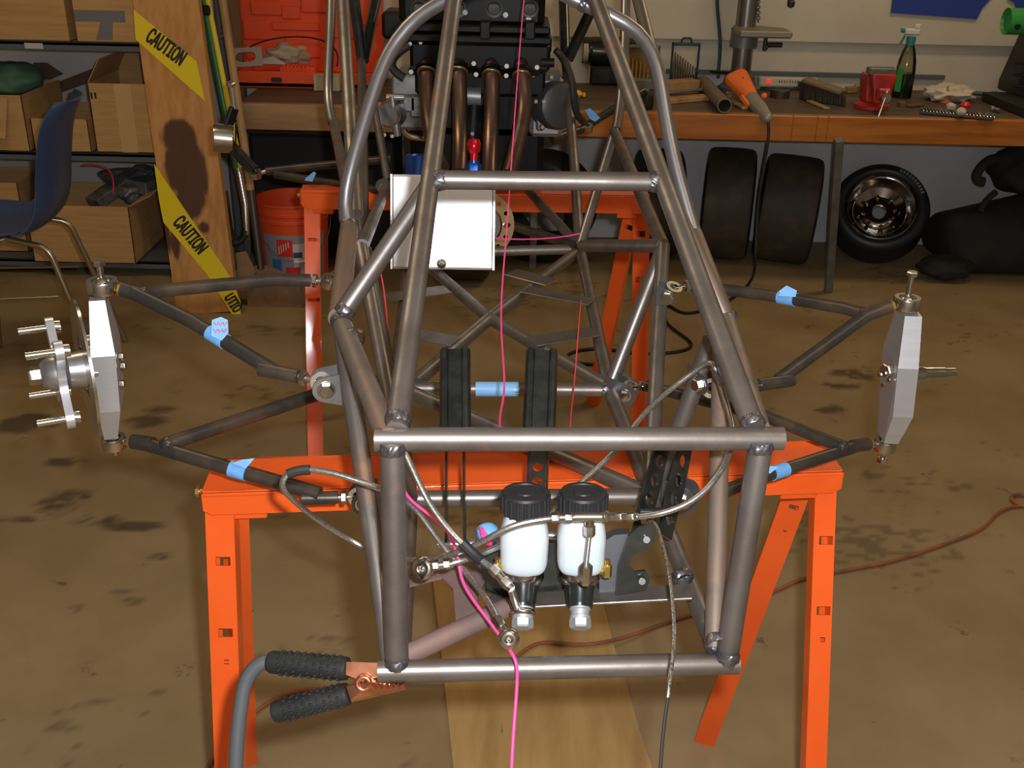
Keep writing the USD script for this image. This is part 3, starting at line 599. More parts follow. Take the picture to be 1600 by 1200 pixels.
hosepart(t, [(872, 808, 1.185), (840, 813, 1.18), (800, 823, 1.18), (750, 848, 1.19), (700, 868, 1.21), (650, 874, 1.24), (600, 868, 1.28), (560, 851, 1.30), (500, 815, 1.27), (455, 778, 1.22), (441, 757, 1.2), (450, 741, 1.2), (480, 734, 1.2), (530, 742, 1.2), (590, 762, 1.21), (640, 786, 1.24), (680, 836, 1.25), (720, 886, 1.25), (757, 932, 1.22), (778, 970, 1.18)], n=150)
fitting(t, (862, 809, 1.183), (900, 808, 1.185)); hosepart(t, [(450, 741, 1.198), (465, 736, 1.198), (484, 734, 1.198)], .0058, RUBBER, "rubber_sleeve", 12)
a, b = pt(776, 966, 1.18), pt(790, 990, 1.165); t.add("banjo_end", cat(cyl(a, b, .0042), hexnut(a, b - a, .0058, .014), torus(pt(795, 998, 1.16), F + .2 * U, .0064, .0056), ball(pt(795, 998, 1.163), .0045)), CHROME, label="chrome banjo end")
t.build()
t = Thing("brake_hose", "braided brake hose with black sleeve running down to a banjo bolt", "hose")
hosepart(t, [(622, 688, 1.17), (636, 714, 1.165), (652, 748, 1.165), (674, 790, 1.165), (706, 832, 1.165), (738, 864, 1.16), (770, 888, 1.15)])
hosepart(t, [(722, 848, 1.16), (738, 864, 1.158), (752, 876, 1.153)], .0062, RUBBER, "rubber_sleeve", 12)
fitting(t, (768, 887, 1.15), (800, 921, 1.14), .0062); t.add("banjo_end", cat(cyl(pt(798, 919, 1.14), BOLT[818][0] + (-.006, 0, .006), .0045), torus(BOLT[818][0], BOLT[818][1], .0115, .0042)), CHROME); t.build()
t = Thing("brake_hose", "short braided brake hose ending in a round banjo at the gusset plate", "hose")
hosepart(t, [(706, 880, 1.20), (740, 870, 1.21), (775, 856, 1.24), (800, 846, 1.30)], n=40)
fitting(t, (676, 884, 1.2), (708, 880, 1.2), .0065); t.add("banjo_end", cat(torus(pt(661, 888, 1.2), unit(F + .3 * R), .0075, .0060), ball(pt(661, 888, 1.203), .005), cyl(pt(668, 886, 1.2), pt(680, 883, 1.2), .0045)), CHROME); t.build()
t = Thing("throttle_cable", "thin throttle cable hanging from the pedal past the bottom frame tube", "cable")
cp = [(1006, 822, 1.28), (1022, 817, 1.265), (1034, 845, 1.245), (1046, 900, 1.21), (1052, 955, 1.175), (1053, 1005, 1.14), (1047, 1060, 1.11), (1044, 1090, 1.10)]
hosepart(t, cp, .0022, M("twisted_steel_cable", (.72, .68, .58), .3, .9, col2=(.25, .23, .2), scale=500, lo=.45, hi=.55), "cable_sheath")
hosepart(t, [(1044, 1090, 1.10), (1037, 1140, 1.085), (1031, 1215, 1.06)], .0019, BLACKP, "inner_cable", 20); t.build()
def string(a, mat, label, r=.0011, n=90): return single("string_line", tube(spline(P(*a), n), r, 6), mat, label, "string")
string([(820, -15, 2.6), (803, 200, 2.2), (790, 380, 1.93), (783, 500, 1.74), (788, 600, 1.52), (783, 640, 1.40), (781, 668, 1.2), (782, 690, 1.125)], PINK, "long pink string line stretched down the middle of the car frame", r=.0016)
string([(632, 766, 1.22), (660, 796, 1.24), (697, 828, 1.25), (714, 866, 1.25), (722, 905, 1.24), (745, 945, 1.215), (775, 985, 1.19), (797, 1016, 1.165), (806, 1035, 1.155), (808, 1062, 1.155), (805, 1110, 1.15), (799, 1215, 1.12)], PINK, "pink string line draped over the bottom tube of the frame nose", r=.0018)
string([(594, 424, 1.95), (600, 455, 1.93), (606, 520, 1.88)], REDS, "short red string beside the tank hanging to the floor rail", r=.0016)
string([(908, 470, 2.05), (902, 540, 1.9), (898, 590, 1.84), (893, 640, 1.7), (891, 672, 1.6)], REDS, "red string hanging from the seat strip beside the drilled pedal", r=.0013)
string([(772, 372, 2.45), (820, 374, 2.5), (870, 371, 2.55), (906, 365, 2.56)], PINK, "pink string stretched from the tank to a frame node", r=.0018)
t = Thing("string_ball", "small blue and pink string winder beside the hose and reservoir", "string winder")
t.add("core", blob(pt(762, 832, 1.30), (.014, .014, .012), .1), BLUETAPE, smooth=True); t.add("winding", cat(*[torus(pt(758, 838, 1.29), (1, .3 * k, .5), .010 + .001 * k, .002) for k in range(3)]), PINK); t.build()
t = Thing("masking_tape", "pale blue tape wrapped on the cross tube between the pedals", "tape")
a, b = fz((743, 608), (810, 608)); t.add("tape_wrap", tube([pt(*a), pt(*b)], .0131, 18), M("pale_blue_tape", (.24, .50, .86), .5)); t.build()

# ------------------------------------------------------------------ welding ground clamp
t = Thing("ground_clamp", "black handled copper welding clamp biting the bottom frame tube", "clamp")
def grip(a, b, r, d0):
    a, b = pt(*a), pt(*b); ax = unit(b - a); L = np.linalg.norm(b - a); m = [lathe([(0, 0), (r * .85, 0), (r, .004), (r, L * .5), (r * 1.03, L - .004), (r * .98, L), (0, L)], a, ax, 24)]
    fr = frame(a, (0, 0, 1), ax)
    for i in range(9):
        for j in range(12):
            g = (j + .5 * (i % 2)) * math.pi / 6; q = a + ax * (L * .18 + i * L * .09) + (fr[:3, 0] * math.cos(g) + fr[:3, 1] * math.sin(g)) * r
            s = trimesh.creation.icosphere(0, .0024); s.apply_translation(q); m.append(s)
    return cat(*m)
t.add("handle", grip((420, 1034, 1.20), (543, 1045, 1.18), .0128, 0), RUBBER); t.add("handle", grip((428, 1113, 1.19), (544, 1084, 1.18), .0125, 0), RUBBER)
def sheet(pts, th=.003, r=.010):
    v = [pt(*p) for p in pts]; c = np.mean(v, 0); n = unit(CAM - c + np.array([0, 0, .6])); return hull([q + n * s for q in v for s in (-r * .5, r * .5)])
t.add("jaw", cat(sheet([(540, 1036, 1.18), (540, 1056, 1.18), (598, 1038, 1.18), (592, 1060, 1.18), (566, 1066, 1.18)]), ), COPPER, label="upper copper jaw", smooth=None)
t.add("jaw", cat(sheet([(541, 1074, 1.18), (548, 1096, 1.18), (580, 1062, 1.18), (600, 1084, 1.18), (634, 1072, 1.18), (634, 1076, 1.18), (582, 1068, 1.17)]), *[cyl(pt(584 + 9 * k, 1068, 1.17), pt(588 + 9 * k, 1076, 1.17), .004, 8, .001) for k in range(6)]), COPPER, label="lower toothed copper jaw", smooth=None)
t.add("pivot", torus(pt(568, 1068, 1.172), F, .007, .003), COPPER)
t.add("cable", tube(spline(P((422, 1034, 1.20), (400, 1042, 1.2), (384, 1066, 1.2), (376, 1105, 1.2), (371, 1150, 1.2), (368, 1225, 1.2)), 40), .0085, 14), M("grey_cable_rubber", (.075, .08, .085), .5), label="thick grey welding cable")
t.build()

# ------------------------------------------------------------------ aluminium tank behind the hoop braces
t = Thing("metal_tank", "bright white aluminium tank with bottom drain plug inside the frame", "tank")
bl_, br_, tl_ = pt(612, 420, z=.872), pt(771, 422, z=.872), pt(611, 276, d=2.43)
xx = unit(br_ - bl_); W = np.linalg.norm(br_ - bl_); n = unit(np.array([xx[1], -xx[0], 0]) + np.array([0, 0, .30])); yy = unit(np.cross(n, xx)); 
H = (pt(690, 276, d=2.46) - pt(690, 420, z=.872)) @ yy
fr = np.eye(4); fr[:3, 0], fr[:3, 1], fr[:3, 2], fr[:3, 3] = xx, yy, n, (bl_ + br_) / 2 + yy * H / 2 - n * .065
t.add("shell", rbox((W, H, .13), bev=.005, M_=fr), TANKAL, smooth=None)
for s in (-1, 1): t.add("flange", rbox((.006, H * 1.01, .014), bev=.001, M_=fr @ trimesh.transformations.translation_matrix((s * W / 2, 0, .062))), ALU)
o = pt(690, 412, d=2.37); t.add("drain_plug", lathe([(0, 0), (.011, 0), (.010, .006), (.006, .010), (.003, .022), (0, .023)], o, n, 18), CHROME)
o = fr[:3, 3] + yy * (H / 2 + .0) + xx * (.068); up = yy
t.add("blue_fitting", cat(hexnut(o, up, .018, .03), lathe([(.013, .03), (.013, .036), (0, .036)], o, up, 20)), M("blue_anodised", (.03, .10, .45), .25, .7)); t.add("red_elbow", cat(lathe([(.009, 0), (.009, .02), (.015, .028), (.017, .04), (.013, .052), (0, .054)], o + up * .032, up, 20)), M("red_anodised", (.75, .02, .04), .2, .7))
t.add("filler", lathe([(.03, 0), (.03, .045), (.026, .05), (0, .05)], fr[:3, 3] + yy * H / 2 - xx * .06 - n * .02, up, 24), M("blue_anodised", (.03, .10, .45), .25, .7))
t.build()
# ------------------------------------------------------------------ engine
def r3(x0, y0, x1, y1, Y):
    xm, ym = (x0 + x1) / 2, (y0 + y1) / 2
    return pt(x0, ym, y=Y)[0], pt(x1, ym, y=Y)[0], pt(xm, y1, y=Y)[2], pt(xm, y0, y=Y)[2]
def face(x0, y0, x1, y1, Y, dep, bev=.004):
    a, b, c, d = r3(x0, y0, x1, y1, Y); return boxz(a, b, Y, Y + dep, c, d, bev)
t = Thing("engine", "black four-cylinder motorcycle engine with copper brown header pipes", "engine")
EY = 3.02
t.add("cylinder_head", cat(face(640, 66, 860, 112, EY, .26, .01), face(648, 108, 852, 150, EY + .04, .22, .008)), ENGB)
k = t.add("valve_cover", cat(face(622, -22, 852, 44, EY + .03, .25, .02), face(640, 40, 860, 52, EY - .01, .28, .004), face(636, 56, 862, 68, EY - .02, .28, .004)), ENGB, label="black valve cover with two long ledges")
zc = pt(735, -22, y=EY + .03)[2]
for x in (655, 715, 772, 828): t.add("plug_well", cat(lathe([(.016, 0), (.022, 0), (.024, .006), (.018, .007), (.016, .003)], pt(x, 14, y=EY + .03), (0, -1, .25), 20), lathe([(0, 0), (.017, .001)], pt(x, 14, y=EY + .028), (0, -1, .25), 20)), BLACKP, parent=k)
for x, y in ((672, 24), (727, 20), (790, 24), (826, 30), (640, 30)): t.add("bolt", hexnut(pt(x, y, y=EY + .028), (0, -1, .2), .009, .008), ENGS, parent=k)
for x in (700, 760, 830): t.add("cover_rib", face(x - 10, 34, x + 6, 62, EY - .03, .05, .003), ENGB, parent=k)
t.add("cylinder_block", cat(face(655, 146, 850, 215, EY + .10, .2, .008), face(640, 190, 850, 275, EY + .10, .28, .02)), ENGB)
t.add("crankcase", face(612, 120, 672, 205, EY + .08, .25, .012), ENGS); t.add("crankcase", face(828, 120, 880, 215, EY + .08, .25, .012), ENGS)
for q, (x0, y0, x1, y1) in enumerate([(612, 118, 658, 150), (640, 150, 660, 185), (628, 150, 650, 176), (838, 150, 852, 205)]): t.add("casting_boss", face(x0, y0, x1, y1, EY + .05, .06, .006), ENGS)
c = pt(872, 165, y=EY + .06); t.add("stator_cover", lathe([(0, .03), (.045, .03), (.062, .02), (.068, 0), (.068, -.05), (0, -.05)], c, (.45, -.88, .1), 32), M("dark_grey_casting", (.07, .072, .075), .45, .3), label="dark round side cover")
c = pt(612, 178, y=EY + .02); t.add("water_pump", cat(lathe([(0, -.03), (.032, -.03), (.038, -.02), (.038, .02), (.03, .03), (0, .03)], c, (-.3, -.95, .1), 26), cyl(pt(612, 150, y=EY), pt(622, 212, y=EY), .012), cyl(pt(604, 152, y=EY), pt(632, 152, y=EY), .010)), ZINC, label="bright cast water pump")
t.add("coolant_pipe", tube(spline([pt(632, 205, y=EY - .02), pt(645, 214, y=EY - .03), pt(668, 216, y=EY - .02), pt(690, 226, y=EY + .04)], 20), .009, 12), CHROME)
t.add("orange_gasket", tube(spline([pt(594, 160, y=EY + .05), pt(595, 178, y=EY + .05), pt(600, 198, y=EY + .05)], 12), .006, 8), M("orange_rubber", (.75, .25, .02), .5))
for i, (xs) in enumerate([((667, 104), (667, 150), (672, 200), (690, 262)), ((717, 104), (718, 150), (719, 205), (718, 272)), ((768, 108), (769, 150), (767, 205), (765, 275)), ((815, 110), (819, 150), (815, 195), (796, 272))]):
    p = [pt(xs[0][0], 96, y=EY + .03), pt(xs[0][0], 112, y=EY - .012), pt(*xs[1], y=EY - .045), pt(*xs[2], y=EY - .10), pt(*xs[3], y=EY - .22)]
    t.add("header_pipe", tube(spline(p, 40), .0215, 20), PIPE)
    c = pt(xs[0][0], xs[0][1] + 2, y=EY - .005); k = t.add("exhaust_flange", prism(sg.LineString([(-.04, 0), (.04, 0)]).buffer(.012).union(sg.Point(0, 0).buffer(.031)), .01, frame(c, (1, 0, .25), (0, -.75, -.66))), ENGB)
    t.add("flange_ring", torus(c + np.array([0, -.012, -.010]), (0, -.7, -.7), .023, .005), M("bronze_ring", (.30, .22, .12), .35, .9), parent=k)
    for s in (-1, 1): t.add("nut", hexnut(c + np.array([.042 * s, -.010, .012 * s]), (0, -1, .3), .008, .012), M('dull_bolt', (.42, .40, .36), .5, .8), parent=k)
t.add("side_hose", tube(spline([pt(868, 78, y=EY + .02), pt(884, 100, y=EY), pt(895, 135, y=EY - .05), pt(898, 165, y=EY - .05), pt(914, 192, y=EY - .02)], 30), .010, 10), RUBBER)
t.add("coil_block", face(846, 60, 862, 82, EY + .02, .06, .003), ENGB); t.add("sensor", cyl(pt(845, 98, y=EY), pt(866, 98, y=EY), .012), ENGB)
for a in ((832, 117), (860, 120), (848, 158), (846, 198), (612, 212), (600, 210), (640, 68), (656, 66), (737, 208), (836, 158)): t.add("bolt", hexnut(pt(*a, y=EY + .01), (.25, -1, .05), .0065, .012), M("dull_bolt", (.42, .40, .36), .5, .8))
t.add("starter_motor", cyl(pt(728, 150, y=EY + .05), pt(752, 150, y=EY + .05), .028), ENGS); t.add("oil_filter", cyl(pt(740, 165, y=EY + .06), pt(738, 240, y=EY + .02), .03), ENGB)
t.add("side_box", face(596, 18, 640, 62, EY + .06, .12, .01), ENGB); t.add("side_hose", tube(spline([pt(640, 70, y=EY), pt(612, 100, y=EY), pt(632, 122, y=EY)], 16), .012, 10), RUBBER)
t.build()
t = Thing("rear_sprocket", "gold drilled rear sprocket half hidden behind the white tank", "sprocket")
c = pt(752, 352, d=2.78); n = unit((.25, -1, .12)); ring = sg.Point(0, 0).buffer(.088, 32).difference(sg.Point(0, 0).buffer(.055, 32))
for k in range(14): ring = ring.difference(sg.Point(.072 * math.cos(k * .449), .072 * math.sin(k * .449)).buffer(.006, 4))
t.add("ring", prism(ring, .006, frame(c, (1, 0, 0), n)), GOLD); t.add("carrier", lathe([(.0, .01), (.05, .01), (.056, -.01), (.056, -.05), (0, -.05)], c, n, 28), ZINC)
for k in range(6): t.add("bolt", hexnut(c + n * .006 + .064 * (frame(c, (1, 0, 0), n)[:3, 0] * math.cos(k * 1.047) + frame(c, (1, 0, 0), n)[:3, 1] * math.sin(k * 1.047)), n, .007, .006), CHROME)
t.build()
# rear suspension
t = Thing("rear_upright", "bright rear hub carrier with black arms beside the leaning tool handles", "wheel upright")
c = pt(349, 216, 3.25); ax = unit((-1, -.25, .1))
t.add("bearing_housing", lathe([(.026, -.03), (.042, -.03), (.044, -.026), (.044, .026), (.042, .03), (.026, .03), (.026, -.03)], c, ax, 36), CHROME, label="polished bearing housing")
t.add("arm", cat(beam(c, pt(366, 168, 3.25), .018, .03), beam(c, pt(398, 268, 3.25), .022, .035)), BLACKM); t.add("bolt", cat(cyl(pt(361, 132, 3.25), pt(367, 172, 3.25), .009), hexnut(pt(361, 134, 3.25), (0, -.3, 1), .014, .012)), CHROME)
t.add("face_plate", lathe([(.027, .031), (.05, .031), (.052, .036), (.027, .036)], c + ax * -.07, ax, 30), BLACKM)
t.build()
def rear_arm(label, f, g, flag, tip):
    t = Thing("control_arm", label, "suspension arm"); t.add("arm_tube", tube(P(*f), .013), DARKT); t.add("arm_tube", tube(P(*g), .013), DARKT)
    o = pt(*tip); k = t.add("rod_end", cat(lathe([(.010, -.01), (.02, -.01), (.02, .01), (.01, .01)], o, (0, -.3, 1), 20), cyl(o, pt(*f[0]), .007)), CHROME); t.add("jam_nut", cyl(pt(*f[0]), pt(*f[0]) + unit(pt(*f[1]) - pt(*f[0])) * .05, .010), GOLDZ, parent=k)
    q = [pt(*z) for z in flag]; t.add("tape", hull([v + F * s for v in q for s in (0, .003)]), BLUETAPE, smooth=None); t.build()
rear_arm("rear control arm above the orange bucket", [(416, 268, 3.25), (470, 262, 3.25), (612, 248, 3.2)], [(430, 272, 3.25), (500, 284, 3.2), (610, 300, 3.1)], [(476, 282, 3.15), (478, 278, 3.15), (490, 268, 3.15), (494, 270, 3.15), (488, 284, 3.15)], (399, 272, 3.25))
rear_arm("rear control arm in front of the bench edge behind the frame", [(904, 205, 3.3), (935, 185, 3.3), (1005, 142, 3.4)], [(862, 218, 3.2), (880, 212, 3.22), (912, 201, 3.28)], [(914, 172, 3.25), (922, 169, 3.25), (926, 180, 3.25), (938, 184, 3.25), (930, 190, 3.25), (922, 186, 3.25)], (916, 200, 3.28))

# ------------------------------------------------------------------ workbench
BZ, BY = .80, 4.64
bx0 = pt(372, 165, y=BY)[0]
t = Thing("workbench", "long wooden workbench with oily top and orange brown lumber edge", "workbench")
t.add("top", boxz(bx0, 3.38, BY + .02, WALLY - .04, BZ - .04, BZ, .003), BENCHT)
for a, b, m in ((372, 640, PLY), (640, 1236, LUMBER), (1236, 1274, LUMBER), (1274, 1291, LUMBER), (1291, 1900, LUMBER)):
    xa, xb = max(bx0, pt(a, 195, y=BY)[0]), min(3.38, pt(b, 205, y=BY)[0]); t.add("edge_board", boxz(xa + .001, xb - .001, BY - .02, BY + .02, BZ - .112, BZ - .001, .004), m)
for (tx, ty), (fx, fy) in (((1311, 218), (1294, 456)), ((838, 206), (832, 418)), ((386, 190), (388, 398))):
    f_ = pt(fx, fy, z=0); tp = pt(tx, ty, z=BZ - .045) if fx > 1000 else np.array([pt(tx, ty, y=f_[1])[0], f_[1], BZ - .045]); t.add("leg", beam(f_, tp, .034, .034, up=(0, -1, 0), bev=.002), GALV)
t.build()
struct("trim_2", boxz(pt(1040, 113, y=WALLY)[0], pt(1475, 118, y=WALLY)[0], WALLY - .02, WALLY + .01, pt(1300, 120, y=WALLY)[2], pt(1300, 113, y=WALLY)[2], .002), SHELFM)

# ------------------------------------------------------------------ tyres under the bench
def tyre(cx, Y, rad, wid, label, yaw=0.0, tilt=0.0, z=None):
    ax = unit((math.cos(yaw), math.sin(yaw), tilt)); w = wid / 2; ri = rad * .6
    o = np.array([cx, Y, rad if z is None else z])
    t = Thing("racing_slick", label, "tyre")
    t.add("tread", lathe([(rad * .955, -w * .93), (rad * .985, -w * .8), (rad * .998, -w * .4), (rad, 0), (rad * .998, w * .4), (rad * .985, w * .8), (rad * .955, w * .93)], o, ax, 56), TYRE, smooth=60)
    for s in (-1, 1): t.add("sidewall", lathe([(rad * .955, s * w * .93), (rad * .90, s * w), (rad * .78, s * w * 1.03), (rad * .66, s * w * .95), (ri, s * w * .86), (ri * .97, s * w * .7)], o, ax, 56), TYRES, smooth=60)
    t.add("bead_lining", lathe([(ri * .97, -w * .7), (rad * .9, -w * .6), (rad * .9, w * .6), (ri * .97, w * .7)], o, ax, 56), TYRES, smooth=60)
    return t.build()
TX = lambda x, Y: pt(x, 330, y=Y)[0]
tyre(TX(1137, 5.1), 5.12, .272, .232, "upright worn tyre nearest the frame of the two standing side by side", yaw=-.20)
tyre(TX(1230, 5.08), 5.08, .262, .268, "wide upright worn tyre behind the hanging power cord, beside the pipe leg", yaw=-.24, tilt=-.05)
tyre(TX(1026, 5.15), 5.16, .262, .22, "worn tyre mostly hidden behind the hoop and long brace")
tyre(TX(846, 5.0), 5.05, .262, .24, "dark tyre showing its round side behind the frame node", yaw=1.2)
tyre(TX(716, 4.55), 4.72, .262, .27, "dark tyre on the floor under the white tank")
t = Thing("spare_wheel_assembly", "chrome rimmed wheel leaning on the wall behind the pipe leg", "wheel")
o = pt(1373, 338, y=5.08); n = unit((-.20, -.76, .58)); ra = .232; o[2] = ra * .84 + .07
t.add("tyre", lathe([(ra * .70, .03), (ra * .74, .06), (ra * .84, .07), (ra * .95, .055), (ra, .02), (ra, -.12), (ra * .94, -.16), (ra * .7, -.16)], o, n, 64), TYRES, smooth=60)
kk = t.add("rim", lathe([(ra * .735, .055), (ra * .71, .058), (ra * .69, .045), (ra * .66, .03), (ra * .64, .028), (ra * .56, -.005), (ra * .53, -.01), (ra * .36, -.03), (ra * .30, -.02), (ra * .16, -.02), (ra * .13, -.03)], o, n, 64), M("polished_rim", (.30, .28, .26), .14, 1.0), smooth=60)
fr = frame(o, (0, 0, 1), n)
for k in range(20):
    g = k * math.pi / 10; q = o + n * .0 + (fr[:3, 0] * math.cos(g) + fr[:3, 1] * math.sin(g)) * ra * .54; t.add("rim_bolt", hexnut(q, n, .0045, .005), GOLDZ, parent=kk)
for k in range(8):
    g = k * math.pi / 4 + .2; q = o - n * .02 + (fr[:3, 0] * math.cos(g) + fr[:3, 1] * math.sin(g)) * ra * .33; t.add("lug", hexnut(q, n, .009, .014), CHROME, parent=kk)
for k in range(10):
    g = -.15 - k * .085 + math.pi * 1.93; q = o + n * .071 + (fr[:3, 0] * math.cos(g) + fr[:3, 1] * math.sin(g)) * ra * .86
    t.add("raised_letter", beam(q - unit(np.cross(n, q - o)) * .006, q + unit(np.cross(n, q - o)) * .006, .016, .002, up=n, bev=.0005), M("faded_white_letter", (.16, .16, .17), .7), label="worn sidewall lettering")
t.build()
# black bags at the right
t = Thing("duffel_bag", "black cloth bag slumped on the floor at the end of the bench", "bag")
a, b = pt(1480, 430, y=4.85), pt(1690, 430, y=4.85); a[2] = b[2] = 0
t.add("body", smoothmesh(hull(np.vstack([ball(np.array([x, y, z]), r_, 1).vertices for x, y, z, r_ in [(a[0] + .11, 4.95, .10, .10), (a[0] + .10, 5.2, .12, .12), (b[0], 4.95, .13, .13), (b[0], 5.2, .20, .18), (a[0] + .05, 4.95, .24, .07), (b[0], 5.1, .27, .08)]])), .04, 4), DARKFAB, smooth=True)
t.add("flap", blob(pt(1500, 400, y=4.83) * (1, 1, 0) + np.array([-.05, .02, .06]), (.13, .10, .055), .3, seed=4), DARKFAB, smooth=True); t.build()
t = Thing("backpack", "black bag with a strap end sitting on the slumped bag", "bag")
t.add("body", blob(pt(1604, 262, y=5.15), (.17, .14, .13), .3, 1.6, seed=2), DARKFAB, smooth=True); t.add("strap", tube(spline([pt(1560, 248, y=4.92), pt(1538, 256, y=4.9), pt(1526, 276, y=4.88), pt(1538, 284, y=4.87)], 20), .022, 8), DARKFAB)
t.add("strap", tube(spline([pt(1556, 300, y=4.95), pt(1540, 315, y=4.93), pt(1532, 330, y=4.92)], 12), .015, 8), DARKFAB); t.build()

# ------------------------------------------------------------------ things on the bench
def onb(px, py):
    q = pt(px, py, z=BZ)
    return q if q[1] < 5.25 else np.array([pt(px, py, y=5.25)[0], 5.25, BZ])
# red tool case
t = Thing("tool_case", "open orange red plastic tool case with moulded lid standing up", "tool case")
c0, c1 = onb(367, 137), onb(592, 140); yb = c0[1]; ly = min(yb + .32, 5.30)
t.add("tray", cat(boxz(c0[0], c1[0], yb, ly + .02, BZ + .001, BZ + .03, .006), boxz(c0[0], c1[0], yb, yb + .03, BZ + .001, BZ + .075, .008), boxz(c0[0], c0[0] + .03, yb, ly + .02, BZ, BZ + .075, .008), boxz(c1[0] - .03, c1[0], yb, ly + .02, BZ, BZ + .075, .008)), ORANGED)
ly = min(yb + .32, 5.30); lx0, lx1, lz0, lz1 = r3(374, -40, 598, 96, ly)
lid = [boxz(lx0, lx1, ly, ly + .05, BZ + .03, lz1 + .05, .008)]
for (x0, y0, x1, y1) in [(392, 0, 440, 24), (440, 8, 470, 30), (380, 30, 420, 62), (425, 34, 500, 48), (470, -10, 510, 20), (520, 10, 560, 60), (446, 55, 500, 90), (384, 68, 430, 92), (560, -20, 590, 40)]:
    u0, u1, w0, w1 = r3(x0, y0, x1, y1, ly); lid.append(boxz(u0, u1, ly - .012, ly + .02, w0, w1, .006))
t.add("lid", cat(*lid), ORANGED, label="lid with moulded pockets")
t.add("pocket_insert", cat(*[boxz(c0[0] + .22 + .018 * k, c0[0] + .231 + .018 * k, yb + .04, yb + .09, BZ + .03, BZ + .10, .002) for k in range(7)], boxz(c0[0] + .20, c0[0] + .37, yb + .045, yb + .12, BZ + .03, BZ + .092, .006)), ORANGED)
t.add("latch", boxz(*sorted((pt(424, 120, y=yb)[0], pt(440, 120, y=yb)[0])), yb - .008, yb + .002, BZ + .03, BZ + .05, .002), BLACKP); t.build()
single("cleaning_rag", blob(onb(448, 108) + (0, .06, .11), (.115, .07, .055), .5, 2.5, seed=3), RAG, "crumpled dirty rag lying in the orange red tool case", "rag", smooth=True)
o = pt(384, 90, y=5.06); nn_ = unit((.1, -.75, .65)); single("steel_plate", prism(sg.box(-.075, -.05, .075, .05).difference(sg.LineString([(-.02, 0), (.02, 0)]).buffer(.026)), .006, frame(o, (1, 0, .2), nn_)), M("pale_steel_plate", (.40, .36, .32), .5, .3), "pale metal plate with oval hole leaning in the tool case corner", "plate", smooth=None)
t = Thing("paper_scrap", "white folded paper scrap in the tool case", "paper"); t.add("sheet", hull([onb(408, 126) + (0, 0, .08), onb(412, 108) + (0, 0, .10), onb(452, 128) + (0, 0, .08), onb(430, 122) + (0, 0, .11)]), M("grey_paper", (.55, .52, .5), .8), smooth=None); t.build()
t = Thing("parts_box", "small white cardboard box at the tool case front edge", "box"); x0, x1, z0, z1 = r3(491, 107, 531, 131, yb - .02); t.add("body", boxz(x0, x1, yb - .05, yb - .01, BZ + .001, BZ + .001 + (z1 - z0), .003), M("dusty_white_card", (.58, .50, .38), .7)); t.add("lid_flap", boxz(x0, x1, yb - .052, yb - .008, BZ + (z1 - z0), BZ + (z1 - z0) + .004, .001), M("dusty_white_card", (.58, .50, .38), .7)); t.build()
single("black_wire", tube(spline([onb(382, 122) + (0, 0, .12), onb(400, 118) + (0, 0, .16), onb(450, 118) + (0, -.01, .2), onb(508, 122) + (0, -.02, .19), onb(530, 136) + (0, -.03, .1)], 40), .004, 6), BLACKP, "springy black wire arching over the tool case", "wire")
# bench grinder, half hidden by the frame
t = Thing("bench_grinder", "black bench grinder with pale wheel behind the front hoop", "bench grinder")
c = onb(945, 132); t.add("motor", lathe([(0, -.10), (.06, -.10), (.07, -.08), (.07, .08), (.06, .10), (0, .10)], c + (.02, .12, .15), (1, 0, 0), 26), BLACKM); t.add("pedestal", boxz(c[0] - .07, c[0] + .10, c[1] + .04, c[1] + .2, BZ + .001, BZ + .09, .01), BLACKM)
for s, r_ in ((-1, .05), (1, .05)): t.add("wheel", lathe([(0, -.012), (r_, -.012), (r_, .012), (0, .012)], c + (.02 + s * .115, .10, .15), (1, 0, 0), 28), M("abrasive_wheel", (.5, .48, .42), .8)); t.add("guard", lathe([(.058, -.02), (.062, -.02), (.062, .018), (.058, .018)], c + (.02 + s * .110, .12, .152), (1, 0, 0), 24), BLACKM)
t.add("eye_shield", beam(onb(920, 128) + (0, 0, .10), onb(919, 128) + (0, 0, .02), .022, .004), M("amber_plastic", (.8, .4, .02), .4)); t.build()
single("tape_measure", cat(rbox((.045, .05, .03), onb(902, 152) + (0, 0, .016), .012), rbox((.012, .02, .02), onb(908, 152) + (.012, -.01, .014), .003)), M("yellow_plastic", (.85, .5, .02), .35), "small yellow tape measure on the bench by the engine", "tape measure")
